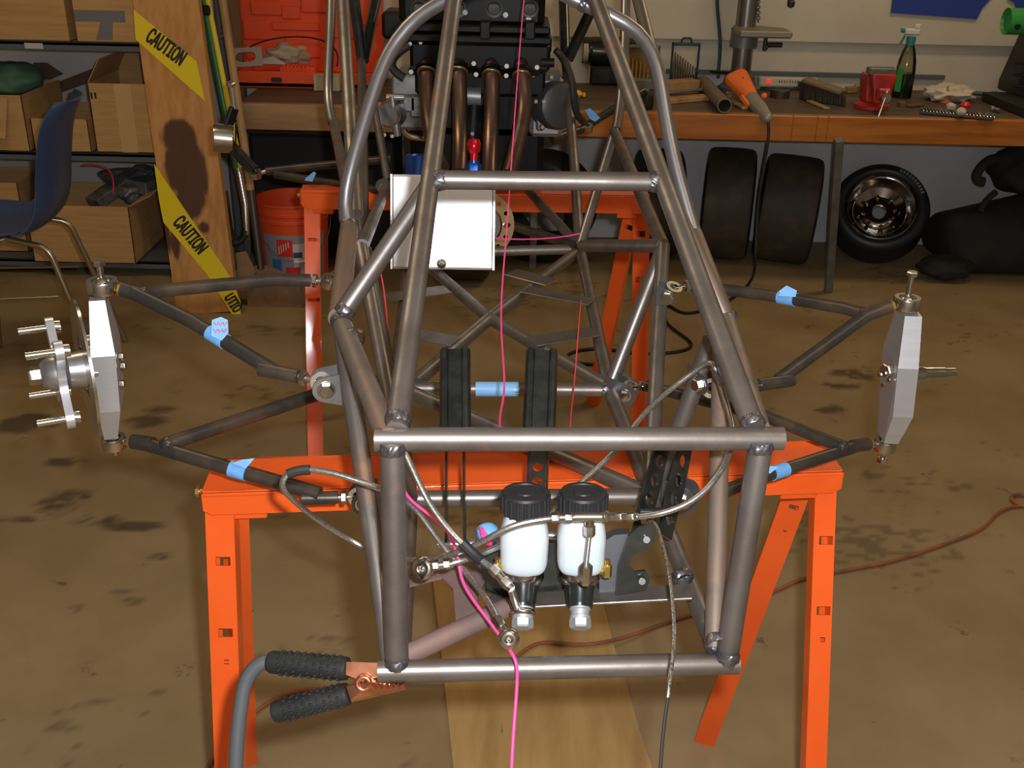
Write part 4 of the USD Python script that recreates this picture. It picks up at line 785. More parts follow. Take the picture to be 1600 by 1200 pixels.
# drill bit cases
def drillcase(x0, y0, x1, y1, label, col, base, gold):
    t = Thing("drill_bit_case", label, "drill bit case"); Yc = onb((x0 + x1) / 2, y1 + 14)[1]; a, b, z0, z1 = r3(x0, y0, x1, y1, Yc)
    w = .008; zb_ = BZ + .001
    t.add("lid", cat(boxz(a, a + w, Yc + .02, Yc + .045, zb_, z1, .003), boxz(b - w, b, Yc + .02, Yc + .045, zb_, z1, .003), boxz(a, b, Yc + .02, Yc + .045, z1 - w * 1.6, z1, .003), boxz(a, b, Yc + .04, Yc + .045, zb_, z1, .001)), base, label="upright lid frame")
    t.add("window", boxz(a + w, b - w, Yc + .036, Yc + .041, zb_ + .06, z1 - w * 1.6, .001), col)
    t.add("tray", boxz(a, b, Yc - .06, Yc + .022, zb_, zb_ + .045, .004), base)
    hx = (a + b) / 2; t.add("carry_handle", tube(fillet([(hx - .025, Yc + .03, z1), (hx - .02, Yc + .03, z1 + .022), (hx + .02, Yc + .03, z1 + .022), (hx + .025, Yc + .03, z1)], .01), .0045, 8), base)
    n = 9
    for k in range(n):
        x = a + .016 + (b - a - .032) * k / (n - 1); hh = (z1 - zb_) * (.80 - .38 * k / n); t.add("drill_bit", tube([(x, Yc + .012, zb_ + .04), (x, Yc + .014, zb_ + hh * .5), (x, Yc + .016, zb_ + hh)], [.0078 - .0004 * k] * 2 + [.003], 8), gold)
    t.build()
drillcase(1050, 68, 1094, 118, "dark drill bit case with a loop handle, lid open", M("cream_window", (.50, .43, .30), .5), M("dark_teal_plastic", (.02, .045, .06), .4), M("steel_bits", (.22, .19, .15), .35, .9))
drillcase(972, 72, 1032, 112, "drill bit case of gold bits seen between the hoop tubes", M("brown_window", (.18, .11, .04), .5), M("grey_green_plastic", (.16, .18, .15), .5), M("gold_bits", (.75, .45, .10), .3, .9))
# wood offcuts, pipe, flat tool
def barpx(p0, p1, w, h, lift=0): a, b = onb(*p0) + (0, 0, h / 2 + lift), onb(*p1) + (0, 0, h / 2 + lift); return beam(a, b, w, h)
single("wood_block", barpx((1030, 148), (1086, 144), .07, .06, .001), WOOD, "thick sawn wood block leaning in front of the dark drill case", "wood block", smooth=None)
single("wood_offcut", barpx((1030, 163), (1104, 156), .06, .022, .001), WOOD, "flat wood offcut on the bench near its edge, a metal bar on top", "wood offcut", smooth=None)
single("metal_bar", barpx((1042, 156), (1098, 150), .028, .012, .024), GALV, "short grey metal bar lying on the flat wood offcut", "metal bar", smooth=None)
single("exhaust_pipe", (lambda a, b: cat(tube([a, b], .031, 22, False), tube([a + (b - a) * .005, b], .027, 22, False), lathe([(.027, 0), (.031, 0)], b, b - a, 22)))(onb(1098, 130) + (0, 0, .035), onb(1131, 178) + (0, 0, .034)), M("brown_steel_pipe", (.25, .20, .15), .5, .5), "open ended brown steel pipe lying across the bench", "pipe")
single("black_pliers", cat(beam(onb(1106, 139) + (0, 0, .085), onb(1146, 122) + (0, 0, .08), .022, .012), beam(onb(1110, 135) + (0, 0, .086), onb(1140, 126) + (0, 0, .083), .03, .01)), BLACKM, "black hand tool resting across the brown pipe", "pliers", smooth=None)
single("wood_stick", cat(barpx((1132, 154), (1164, 172), .03, .014, .001), barpx((1136, 151), (1140, 156), .02, .02, .002)), WOOD, "small wood stick between pipe and orange grinder", "wood stick", smooth=None)
# orange angle grinder with its cord
t = Thing("angle_grinder", "orange and grey power tool lying over the bench edge", "power tool")
a, b, c_ = onb(1150, 140) + (0, 0, .05), onb(1176, 165) + (0, 0, .05), onb(1200, 186) + (0, 0, .045)
a, b, c_ = pt(1151, 126, y=4.95), pt(1172, 152, y=4.80), pt(1199, 184, y=4.60)
t.add("housing", smoothmesh(hull(np.vstack([ball(a + q, .034, 1).vertices for q in ((-.02, .01, .0), (.02, .01, .02), (0, -.01, -.015))] + [ball(b, .036, 1).vertices])), .012, 3), M("orange_tool_plastic", (.95, .20, .03), .35), smooth=True)
t.add("barrel", smoothmesh(hull(np.vstack([ball(b + (c_ - b) * .1, .035, 1).vertices, ball(b + (c_ - b) * .55, .034, 1).vertices, ball(c_, .024, 1).vertices])), .012, 3), M("grey_tool_metal", (.32, .31, .26), .45, .3), smooth=True)
t.add("side_grip", beam(pt(1158, 150, y=4.76), pt(1170, 166, y=4.72), .016, .02), M("orange_tool_plastic", (.95, .20, .03), .35)); t.add("switch", ball(pt(1161, 124, y=4.89), .010, 1), BLACKP); t.add("trigger", ball(pt(1194, 150, y=4.74), .014, 1), M("orange_tool_plastic", (.95, .20, .03), .35))
t.add("power_cord", tube(spline([c_, pt(1201, 210, y=4.57), pt(1197, 240, y=4.56), pt(1187, 300, y=4.56), pt(1182, 360, y=4.54), pt(1180, 410, y=4.52), pt(1172, 440, z=.02), pt(1150, 462, z=.007), pt(1105, 483, z=.007), pt(1065, 488, z=.007), pt(1045, 478, z=.007), pt(1040, 500, z=.007), pt(1066, 524, z=.007), pt(1080, 540, z=.007), pt(1060, 549, z=.007), pt(1000, 552, z=.007), pt(940, 545, z=.007), pt(900, 549, z=.007), pt(887, 557, z=.007), pt(900, 566, z=.007), pt(940, 567, z=.007)], 160), .0065, 8), RUBBER, label="black power cord looping onto the floor"); t.build()
# power strip
t = Thing("power_strip", "white power strip with glowing red switch at the wall", "power strip")
a, b = onb(1190, 131), onb(1284, 135); a = a * (1, 1, 1) + (0, .09, .03); b = np.array([b[0], a[1], a[2]])
t.add("body", beam(a, b, .05, .045, bev=.006), M("dusty_white_plastic", (.55, .50, .42), .5))
sx = a[0] + (b[0] - a[0]) * .16; t.add("switch", rbox((.022, .006, .022), (sx, a[1] - .027, a[2] + .004), .002), M("red_lit_switch", (.5, .01, .01), .3, emit=(1, .03, .03, .9)))
for k in range(4):
    x = a[0] + (b[0] - a[0]) * (.36 + .09 * k); t.add("socket", cat(*[rbox((.003, .004, .010), (x + s * .006, a[1] - .0255, a[2] + .004), .0005) for s in (-1, 1)]), INK)
for k in (.70, .80): x = a[0] + (b[0] - a[0]) * k; t.add("plug", cat(rbox((.026, .035, .026), (x, a[1] - .042, a[2] - .004), .005), tube(spline([(x, a[1] - .058, a[2] - .006), (x - .02, a[1] - .08, BZ + .02), (x - .10, a[1] - .10, BZ + .008), (x - .25, a[1] - .06, BZ + .008)], 24), .004, 6)), BLACKP)
t.build()
# scrub brush
t = Thing("scrub_brush", "big dark bristle brush lying by the red vise", "brush")
a, b = pt(1258, 124, y=5.02), pt(1318, 144, y=4.90); t.add("back", beam(a, b, .07, .022, bev=.006), M("worn_brush_wood", (.22, .16, .09), .7))
bz = [a + (b - a) * s for s in np.linspace(.02, .98, 15)]
t.add("bristles", cat(*[beam(q + (0, dy, -.012), q + (rng.uniform(-.006, .006), dy * 1.25, min(-.03, -(q[2] - BZ) + .001)), .016, .014, up=(0, 1, 0)) for q in bz for dy in (-.026, -.008, .012, .028)]), M("dark_bristle", (.035, .03, .02), .9), smooth=None, kind="stuff"); t.build()
# vise
t = Thing("bench_vise", "red bench vise with hanging steel handle bar", "vise")
o = onb(1366, 172); RV = M("red_vise_paint", (.55, .03, .015), .4, col2=(.28, .015, .012), scale=9)
t.add("foot", lathe([(0, 0), (.075, 0), (.075, .016), (.055, .03), (0, .03)], o + (0, .05, .001), (0, 0, 1), 26), RV)
t.add("body", smoothmesh(hull(np.vstack([rbox((.085, .11, .02), o + (0, .06, .04)).vertices, rbox((.10, .09, .03), o + (.0, .06, .135)).vertices])), .02, 2), RV); t.add("slide", boxz(o[0] - .03, o[0] + .03, o[1] - .10, o[1] + .05, BZ + .06, BZ + .11, .008), RV)
t.add("front_jaw", smoothmesh(hull(np.vstack([rbox((.06, .03, .06), o + (0, -.06, .07)).vertices, rbox((.105, .03, .03), o + (0, -.055, .15)).vertices])), .02, 2), RV)
t.add("jaw_plate", boxz(o[0] - .058, o[0] + .058, o[1] - .04, o[1] + .02, BZ + .155, BZ + .185, .003), GALV)
s = o + (0, -.105, .075); t.add("screw", cat(lathe([(0, 0), (.02, 0), (.02, .03), (0, .03)], s, (0, -1, 0), 20)), CHROME); t.add("handle_bar", cat(cyl(s + (.0, -.022, .02), pt(1362, 212, y=s[1] - .045), .006), ball(s + (0, -.022, .022), .011), ball(pt(1362, 212, y=s[1] - .045), .010)), CHROME); t.build()
single("paint_brush", cat(barpx((1322, 146), (1336, 144), .03, .03, .001), cyl(onb(1334, 144) + (0, 0, .03), onb(1346, 138) + (0, 0, .03), .010), ball(onb(1340, 140) + (0, 0, .03), .012)), M("worn_amber", (.28, .18, .06), .6), "small amber handled brush beside the vise", "brush", smooth=None)
# small loose pieces on the bench
single("rusty_nut", hexnut(onb(1408, 166) + (0, 0, .001), (0, 0, 1), .022, .02), M("rusted_bits", (.20, .10, .05), .7, .3), "rusty nut on the bench just past the vise", "nut")
single("scrap_strip", barpx((1418, 168), (1442, 166), .02, .012, .001), M("rusted_bits", (.20, .10, .05), .7, .3), "short rusty strip between the vise and the wrench rack", "metal scrap", smooth=None)
single("yellow_strip", barpx((1264, 160), (1292, 172), .03, .010, .001), M("dull_yellow", (.30, .23, .09), .7), "dull yellow strip on the bench in front of the scrub brush", "strip", smooth=None)
single("shiny_socket", cat(*[lathe([(.008, 0), (.018, 0), (.018, .035), (.008, .035), (.008, 0)], onb(1002 + 9 * k, 150 - k) + (0, 0, .018), (1, -.4, 0), 16) for k in range(2)][:1]), CHROME, "shiny steel socket seen between the hoop brace and the hoop", "socket")
single("black_chuck", lathe([(0, 0), (.03, 0), (.034, .02), (.03, .06), (.014, .075), (0, .075)], onb(1009, 170) + (0, 0, .001), (0, 0, 1), 20), BLACKM, "small black chuck standing near the bench edge beside the hoop", "chuck")
single("dark_tin", lathe([(0, 0), (.045, 0), (.045, .03), (.042, .034), (0, .034)], onb(1218, 152) + (0, 0, .001), (0, 0, 1), 22), M("dark_tin", (.05, .045, .035), .5, .3), "flat dark tin between the orange power tool and the brush", "tin")
# spray bottle
t = Thing("spray_bottle", "clear spray bottle half full of dark green liquid", "spray bottle")
o = onb(1408, 152) + (0, 0, .001); up = (0, 0, 1); k = 1.12
t.add("liquid", lathe([(0, .004), (.036 * k, .004), (.037 * k, .10 * k), (0, .10 * k)], o, up, 28), M("dark_green_liquid", (.008, .045, .02), .15))
glass = usdkit.material(stage, "/World/Looks/clear_bottle", {"t": ("transparent_bsdf", {"color": (.72, .74, .62)}), "g": ("glossy_bsdf", {"color": (.9, .9, .9), "roughness": .12}), "f": ("fresnel", {"IOR": 1.45}), "x": ("mix_closure", {})}, [("f.fac", "x.fac"), ("t.BSDF", "x.closure1"), ("g.BSDF", "x.closure2")], surface="x.closure")
t.add("shell", lathe([(0, 0), (.038 * k, 0), (.040 * k, .006), (.040 * k, .11 * k), (.036 * k, .15 * k), (.026 * k, .19 * k), (.017 * k, .215 * k)], o, up, 28), glass)
t.add("green_label", prism(sg.box(-.018, .03, .012, .125).union(sg.Point(0, .12).buffer(.017)), .002, frame(o + (-.032, -.032, 0), (.7, -.7, 0), (-.7, -.7, 0)) @ np.eye(4)), M("green_label_ink", (.04, .30, .05), .5), label="green label")
t.add("collar", lathe([(.018 * k, .212 * k), (.019 * k, .245 * k), (0, .245 * k)], o, up, 22), M("teal_plastic", (.02, .22, .24), .4)); t.add("trigger_head", cat(rbox((.075, .025, .03), o + (.0, 0, .265 * k), .007), rbox((.03, .022, .025), o + (.02, 0, .285 * k), .006)), M("white_sprayer", (.62, .62, .60), .5))
t.add("nozzle", cat(cyl(o + (-.035, 0, .268 * k), o + (-.052, 0, .27 * k), .009), beam(o + (-.03, 0, .25 * k), o + (-.048, 0, .215 * k), .014, .008)), M("teal_plastic", (.02, .22, .24), .4)); t.build()
# wrench tray
t = Thing("wrench_rack", "dark rack of small wrenches in a zigzag row on the bench", "wrench rack")
a, b = onb(1438, 176), onb(1552, 186); t.add("rack", beam(a + (0, 0, .007), b + (0, 0, .007), .10, .012, bev=.003), BLACKP)
for k in range(22):
    q = a + (b - a) * (k + .5) / 22 + (0, 0, .016); t.add("wrench", beam(q + (-.012, -.05, 0), q + (.012, .05 - .02 * (k % 2), 0), .007, .005), CHROME)
t.build()
single("red_plug", lathe([(0, 0), (.022, 0), (.024, .012), (.015, .024), (0, .026)], onb(1506, 176) + (0, 0, .022), (0, 0, 1), 20), RED, "red cap lying on the wrench rack", "cap")
for k, (x, y) in enumerate(((1484, 178), (1500, 186))): single("white_bottle_cap" if k == 0 else "paper_wad", blob(onb(x, y) + (0, 0, .032), (.022, .018, .016), .3, seed=k), M("off_white", (.5, .46, .38), .7), ("small off-white lump on the wrench rack behind the red cap", "crumpled off-white wad on the front of the wrench rack")[k], "wad", smooth=True)
single("white_rag", blob(onb(1492, 162) + (0, .08, .035), (.11, .09, .04), .5, 2.6, seed=8), M("white_rag_cloth", (.58, .52, .42), .9), "white crumpled rag near the wall under the blue sign", "rag", smooth=True)
single("orange_cone", lathe([(0, .075), (.006, .07), (.032, 0), (0, 0)], onb(1477, 160) + (0, 0, .001), (0, 0, 1), 20), M("rusty_orange", (.40, .15, .05), .6), "small rusty orange cone in front of the white rag", "cone")
single("blue_marker", cat(cyl(onb(1514, 152) + (0, 0, .02), onb(1548, 154) + (0, 0, .02), .010), cyl(onb(1548, 154) + (0, 0, .02), onb(1556, 154) + (0, 0, .02), .013)), M("blue_marker_plastic", (.03, .08, .14), .4), "blue marker pen by the dark machine", "marker")
single("loose_bolt", cat(cyl(onb(1551, 174) + (0, 0, .012), onb(1562, 177) + (0, 0, .012), .009), hexnut(onb(1551, 174) + (0, 0, .012), (-1, .2, 0), .014, .012)), ZINC, "loose bright bolt on the bench before the dark machine", "bolt")
t = Thing("chop_saw", "dark machine at the bench end with sloping base bar", "saw")
a, b = onb(1556, 152), onb(1640, 205); t.add("base_bar", beam(onb(1552, 158) + (0, 0, .022), onb(1650, 196) + (0, 0, .022), .12, .04), M("dark_iron", (.03, .026, .02), .5, .3))
mx = pt(1596, 110, y=5.1); t.add("body", hull(np.vstack([rbox((.06, .2, .05), mx * (1, 1, 0) + (.0, .05, BZ + .06)).vertices, rbox((.05, .2, .05), pt(1616, 62, y=5.1) + (.02, .05, 0)).vertices, rbox((.2, .2, .4), (mx[0] + .25, 5.15, BZ + .2)).vertices])), M("dark_iron", (.03, .026, .02), .5, .3), smooth=None)
for k in range(3): t.add("fin", beam(pt(1584, 98 + 18 * k, y=5.0), pt(1640, 104 + 18 * k, y=5.0), .02, .012), M("dark_iron", (.03, .026, .02), .5, .3))
t.build()
# drill press column
t = Thing("drill_press", "steel drill press column with grey table and crank handle", "drill press")
cb = onb(1148, 130); cy = min(cb[1] + .12, 5.22); cx_ = pt(1163, 60, y=cy)[0]
t.add("column", tube([(cx_, cy, BZ + .012), (cx_, cy, 1.75)], .047, 28), M("dark_column_steel", (.26, .25, .24), .3, .9)); t.add("foot", cat(lathe([(0, 0), (.10, 0), (.10, .02), (.08, .035), (.07, .07), (0, .07)], (cx_, cy, BZ + .001), (0, 0, 1), 28)), GALV)
tz = pt(1180, 50, y=cy - .1)[2]; x0, x1 = pt(1150, 50, y=cy - .1)[0], pt(1231, 50, y=cy - .1)[0]
t.add("table", hull(np.vstack([rbox((x1 - x0, .16, .03), ((x0 + x1) / 2, cy - .12, tz), .006).vertices, rbox((.10, .10, .03), (cx_, cy, tz), .006).vertices])), M("cast_grey_table", (.26, .25, .21), .5, .4), smooth=None); t.add("collar", lathe([(.048, -.05), (.064, -.05), (.064, .035), (.048, .035)], (cx_, cy, tz - .03), (0, 0, 1), 26), GALV)
h0 = pt(1197, 58, y=cy - .14); t.add("crank", cat(cyl(h0, h0 + (0, 0, -.06), .009), cyl(h0 + (0, 0, -.055), pt(1201, 70, y=cy - .14), .009)), BLACKP); t.add("crank_grip", cyl(pt(1199, 70, y=cy - .14), pt(1222, 70, y=cy - .14), .011), BLACKP); t.build()
single("hanging_chain", cat(*[torus(pt(1185, -14 + 4.2 * k, y=cy - .03), (1, 0, 0) if k % 2 else (0, 1, 0), .008, .0025, 10, 6) for k in range(12)]), GALV, "thin chain hanging beside the drill press column", "chain")
single("hanging_cable", tube(spline([pt(1124, -20, y=WALLY - .05), pt(1121, 12, y=WALLY - .05), pt(1125, 60, y=WALLY - .05), pt(1124, 95, y=WALLY - .06), pt(1122, 122, y=WALLY - .08)], 40), .0085, 8), M("teal_cord", (.03, .05, .055), .5), "dark cable hanging on the cream wall behind the drill case", "cable")
single("pull_cord_ball", cat(cyl(pt(1232, -8, y=5.2), pt(1234, 4, y=5.2), .008), lathe([(0, -.02), (.016, -.012), (.018, .008), (.01, .02), (0, .022)], pt(1236, 6, y=5.2), (0, 0, 1), 18)), BLACKP, "black ball knob hanging at the top edge by the drill press", "ball weight")
# blue painted sign and green tube
sgn = [(1392, 20), (1400, -40), (1580, -60), (1575, -30), (1548, -2), (1535, 12), (1526, 30)]
q = [pt(x, y, y=WALLY - .045) for x, y in sgn]; pl = sg.Polygon([(v[0], v[2]) for v in q]); fr = np.array([[1, 0, 0, 0], [0, 0, -1, WALLY - .04], [0, 1, 0, 0], [0, 0, 0, 1.0]])
t = Thing("wall_sign", "blue wall sign panel with round cut-out high on the wall", "sign"); t.add("panel", prism(pl, .008, fr), BLUEPO)
q = [pt(x, y, y=WALLY - .045) for x, y in [(1574, -2), (1586, 6), (1588, 16), (1606, 17), (1640, -10), (1600, -30)]]; t.add("panel", prism(sg.Polygon([(v[0], v[2]) for v in q]), .008, fr), BLUEPO); t.build()
t = Thing("green_tube", "green plastic tube sticking in over the bench at the picture edge", "tube"); a, b = pt(1572, 33, y=4.92), pt(1680, 36, y=4.92)
t.add("barrel", cat(tube([a, b], .056, 28, False), lathe([(0, .012), (.05, .012), (.056, 0)], a, b - a, 28)), GREENPL); t.add("hole", lathe([(0, 0), (.013, 0), (.013, .004), (0, .004)], pt(1590, 42, y=4.862), (0, -1, -.2), 16), INK); t.build()
# ------------------------------------------------------------------ shelf unit and its boxes
SY = 4.62; sx0, sx1 = -3.0, pt(326, 200, y=SY)[0]
zs = [pt(110, 66, y=SY)[2], pt(110, 239, y=SY)[2], .075]
t = Thing("shelf_unit", "grey metal shelf unit of three shelves holding cardboard boxes", "shelf")
for z in zs: t.add("shelf", cat(boxz(sx0, sx1, SY, SY + .47, z - .014, z, .002), boxz(sx0, sx1, SY, SY + .012, z - .035, z, .002)), SHELFM)
for x in (sx0 + .02, sx1 - .02):
    for y in (SY + .03, SY + .44): t.add("post", boxz(x - .018, x + .018, y - .018, y + .018, 0, 1.6, .002), SHELFM)
a, b, z0, z1 = r3(37, 60, 66, 66, SY); t.add("price_label", boxz(a, b, SY - .002, SY, zs[0] - .03, zs[0] - .006, .0005), M("paper_label", (.5, .49, .47), .7)); t.build()
def flatbox(label, x0, x1, ytop, zb_, dep, yo=.02, mat=CARD, tape=None, extra=None):
    Y = SY + yo; a, b = pt(x0, ytop + 20, y=Y)[0], pt(x1, ytop + 20, y=Y)[0]; z1 = pt((x0 + x1) / 2, ytop, y=Y)[2]
    t = Thing("cardboard_box", label, "box"); t.add("body", boxz(a, b, Y, Y + dep, zb_ + .001, z1, .003), mat)
    if tape: c, d = a + (b - a) * tape[0], a + (b - a) * tape[1]; t.add("packing_tape", boxz(c, d, Y - .0008, Y + .001, zb_ + .003, z1, .0002), CARDT)
    if extra: extra(t, a, b, Y, zb_, z1)
    return t.build()
def openbox(label, x0, x1, ytop, zb_, dep, yo=.02, flaps=(), inside=CARDD, extra=None, yawpx=0):
    Y = SY + yo; a, b = pt(x0, ytop + 20, y=Y)[0], pt(x1, ytop + 20, y=Y)[0]; z1 = pt((x0 + x1) / 2, ytop, y=Y)[2]; w = .005; zb_ += .001
    t = Thing("cardboard_box", label, "box")
    t.add("body", cat(boxz(a, b, Y, Y + w, zb_, z1, .001), boxz(a, b, Y + dep - w, Y + dep, zb_, z1, .001), boxz(a, a + w, Y, Y + dep, zb_, z1, .001), boxz(b - w, b, Y, Y + dep, zb_, z1, .001), boxz(a, b, Y, Y + dep, zb_, zb_ + w, .001)), CARD, smooth=None)
    for f in flaps:
        if f == "front": t.add("flap", beam(((a + b) / 2, Y, z1), ((a + b) / 2, Y - .06, z1 - .05), b - a - .01, .004, up=(0, -1, 1)), CARD)
        if f == "back": t.add("flap", beam(((a + b) / 2, Y + dep, z1), ((a + b) / 2, Y + dep + .05, z1 + .09), b - a - .01, .004, up=(0, -1, .4)), CARD)
        if f == "left": t.add("flap", beam((a, Y + dep / 2, z1), (a - .11, Y + dep / 2, z1 + .03), dep - .01, .004, up=(0, 0, 1)), CARD)
        if f == "right": t.add("flap", beam((b, Y + dep / 2, z1), (b + .10, Y + dep / 2, z1 + .05), dep - .01, .004, up=(0, 0, 1)), CARD)
        if f == "leftup": t.add("flap", beam((a, Y + dep / 2, z1), (a + .06, Y + dep / 2, z1 + .10), dep - .01, .004, up=(0, 0, 1)), CARD)
    if extra: extra(t, a, b, Y, zb_, z1)
    return t.build()
flatbox("big plain cardboard box at the left of the top shelf", -60, 93, -60, zs[0], .42)
def duct(t, a, b, Y, z0, z1):
    u0, u1, w0, w1 = r3(116, 16, 195, 34, Y); t.add("duct_tape", boxz(u0, u1, Y - .0015, Y + .001, w0, w1, .0004), DUCT)
    q = [pt(*p, y=Y) for p in ((160, 25), (176, 25), (176, 62), (150, 62))]; t.add("duct_tape", hull([v + (0, s, 0) for v in q for s in (-.0022, -.0005)]), DUCT, smooth=None)
flatbox("cardboard box with a grey tape T on the top shelf", 107, 211, -50, zs[0], .42, extra=duct)
def mark11(t, a, b, Y, z0, z1):
    for x in (143, 149): u = pt(x, 149, y=Y); t.add("printed_mark", boxz(u[0] - .004, u[0] + .004, Y - .0008, Y + .0005, u[2] - .014, u[2] + .012, .0002), INK)
openbox("tall cardboard box marked with two dashes on the middle shelf", 139, 240, 131, zs[1], .38, flaps=("leftup", "back"), extra=lambda t, a, b, Y, z0, z1: (mark11(t, a, b, Y, z0, z1), t.add("packing_tape", boxz(a + (b - a) * .40, a + (b - a) * .66, Y - .0008, Y + .001, z0 + .002, z1, .0002), CARDT)))
openbox("low open cardboard tray box on the middle shelf", 50, 139, 186, zs[1], .40, yo=.01, extra=lambda t, a, b, Y, z0, z1: t.add("contents", blob(((a + b) / 2, Y + .2, z0 + .05), (.10, .12, .045), .4, seed=5), BLACKP, smooth=True))
def cfront(t, a, b, Y, z0, z1): t.add("flap", beam((a + .15, Y - .005, z1 - .0), (a + .13, Y - .05, z1 - .17), b - a - .12, .004, up=(0, -1, 0)), CARD)
openbox("open cardboard box with hanging front flap under the green cloth", -70, 36, 148, zs[1], .42, yo=.0, extra=cfront)
single("green_cloth", blob(pt(22, 122, y=SY + .25) + (0, 0, .0), (.135, .12, .075), .25, 1.5, seed=9), FABG, "rumpled green cloth on the open box of the middle shelf", "cloth", smooth=True)
t = Thing("box_flaps", "dark folded cardboard sheets leaning behind the tray box", "cardboard"); 
for q in ([(60, 140), (150, 105), (158, 122), (92, 146)], [(52, 98), (72, 98), (98, 116), (60, 132)], [(160, 118), (222, 98), (222, 130), (170, 130)]): t.add("sheet", hull([pt(x, y, y=SY + .46) + (0, s, 0) for x, y in q for s in (0, .008)]), M("dark_cardboard", (.11, .07, .04), .85), smooth=None)
t.build()
def junk(t, a, b, Y, z0, z1):
    t.add("contents", cat(beam(pt(146, 318, y=Y + .1), pt(214, 270, y=Y + .3), .09, .05), beam(pt(206, 285, y=Y + .25), pt(240, 292, y=Y + .2), .10, .06)), M("grey_scrap", (.20, .195, .19), .5, .4, col2=(.10, .10, .10), scale=14), label="grey metal scrap")
    t.add("contents", blob(pt(205, 300, y=Y + .2), (.05, .06, .05), .5, seed=11), M("grey_scrap", (.20, .195, .19), .5, .4, col2=(.10, .10, .10), scale=14), smooth=True)
openbox("open cardboard box full of grey scrap on the bottom shelf", 42, 203, 322, zs[2], .42, yo=-.04, flaps=("right",), extra=junk)
openbox("dark reddish open box at the left of the bottom shelf", -70, 30, 285, zs[2], .3, yo=.1, flaps=())
single("red_wire", tube(spline([pt(128, 258, y=SY + .1), pt(152, 258, y=SY + .1), pt(170, 266, y=SY + .1), pt(177, 285, y=SY + .1), pt(176, 312, y=SY + .1)], 40), .004, 6), REDS, "red wire looping out of the scrap box", "wire")
single("dark_machine_part", cat(blob(pt(225, 268, y=SY + .3), (.06, .05, .035), .4, seed=13), blob(pt(196, 275, y=SY + .35), (.12, .05, .04), .35, seed=14)), M("grey_scrap", (.20, .195, .19), .5, .4), "grey metal machine part on the scrap box by the plank", "machine part", smooth=True)

# ------------------------------------------------------------------ leaning plank with caution tape
f0 = pt(324, 489, z=0.0); n_top = pt(259, 2, y=4.46); axp = unit(n_top - f0); side = unit(np.array([1.0, -.02, 0]) - axp * axp[0]); nrm = np.cross(side, axp); nrm = nrm if nrm[1] < 0 else -nrm
W = .262; Lp = 1.75
fr = np.eye(4); fr[:3, 0], fr[:3, 1], fr[:3, 2], fr[:3, 3] = side, axp, np.cross(side, axp), f0
g = fr[:3, 2]; sgn = 1 if np.dot(g, nrm) > 0 else -1
nu, nv = 40, 220
uu, vv = np.meshgrid(np.linspace(-W / 2, W / 2, nu), np.linspace(0.0, Lp, nv))
top = f0 + uu.ravel()[:, None] * side + vv.ravel()[:, None] * axp
pvv = np.vstack([top, top - nrm * .04]); n1 = nu * nv
i, j = np.meshgrid(np.arange(nv - 1), np.arange(nu - 1), indexing="ij"); qd = np.stack([i * nu + j, i * nu + j + 1, (i + 1) * nu + j + 1, (i + 1) * nu + j], -1).reshape(-1, 4)
fa = np.vstack([qd, qd[:, ::-1] + n1]); ring = np.r_[np.arange(nu), np.arange(1, nv) * nu + nu - 1, (nv - 1) * nu + np.arange(nu - 2, -1, -1), np.arange(nv - 2, 0, -1) * nu]
r2 = np.roll(ring, -1); fa = np.vstack([fa, np.stack([ring + n1, r2 + n1, r2, ring], 1)])
def onplank(px, py): q = ptp(px, py, f0, nrm) - f0; return np.dot(q, side), np.dot(q, axp)
st = np.zeros(n1); nz = meshkit.fbm(np.stack([uu.ravel() * 14, vv.ravel() * 5, 0 * uu.ravel()], 1), 4, 5)
for px, py, sx, sy, k in [(280, 215, 26, 26, 1.5), (288, 260, 30, 45, 1.5), (300, 310, 24, 34, 1.3), (320, 355, 12, 12, 1.0), (275, 380, 8, 30, 1.0), (318, 275, 8, 40, 1.0), (262, 370, 6, 30, .9)]:
    u, v = onplank(px, py); u2, _ = onplank(px + sx, py); _, v2 = onplank(px, py + sy); st = np.maximum(st, 1.25 * k * np.exp(-((uu.ravel() - u) / (u2 - u)) ** 2 - ((vv.ravel() - v) / (v2 - v)) ** 2))
nz2 = meshkit.fbm(np.stack([uu.ravel() * 50, vv.ravel() * 12, 0 * uu.ravel()], 1), 4, 6)
st = np.clip((st * (.10 + nz * .9 + nz2 * .7) - .42) * 3.4, 0, 1) * .92
t = Thing("wood_plank", "wide wooden plank with dark red stain and wrapped caution tape", "plank")
PLK = M("stained_plank", (.56, .28, .085), .5, col2=(.44, .20, .055), scale=7, stretch=(3.5, 3.5, .5), stain=(.055, .016, .010))
t.build = None
o_ = np.array([f0[0], f0[1], 0]); path = numbered("/World/wood_plank"); xf = UsdGeom.Xform.Define(stage, path); xf.AddTranslateOp().Set(Gf.Vec3d(*o_)); tagp(xf.GetPrim(), t.label, t.cat)
mm = trimesh.Trimesh(pvv - o_, np.vstack([fa[:, [0, 1, 2]], fa[:, [0, 2, 3]]]), process=False)
if np.dot(mm.face_normals[0], nrm) < 0: mm.faces = mm.faces[:, ::-1]
gp = usdkit.mesh(stage, path + "/board", (np.array(mm.vertices), np.array(mm.faces)), PLK); stainattr(gp, np.r_[st, st * .3])
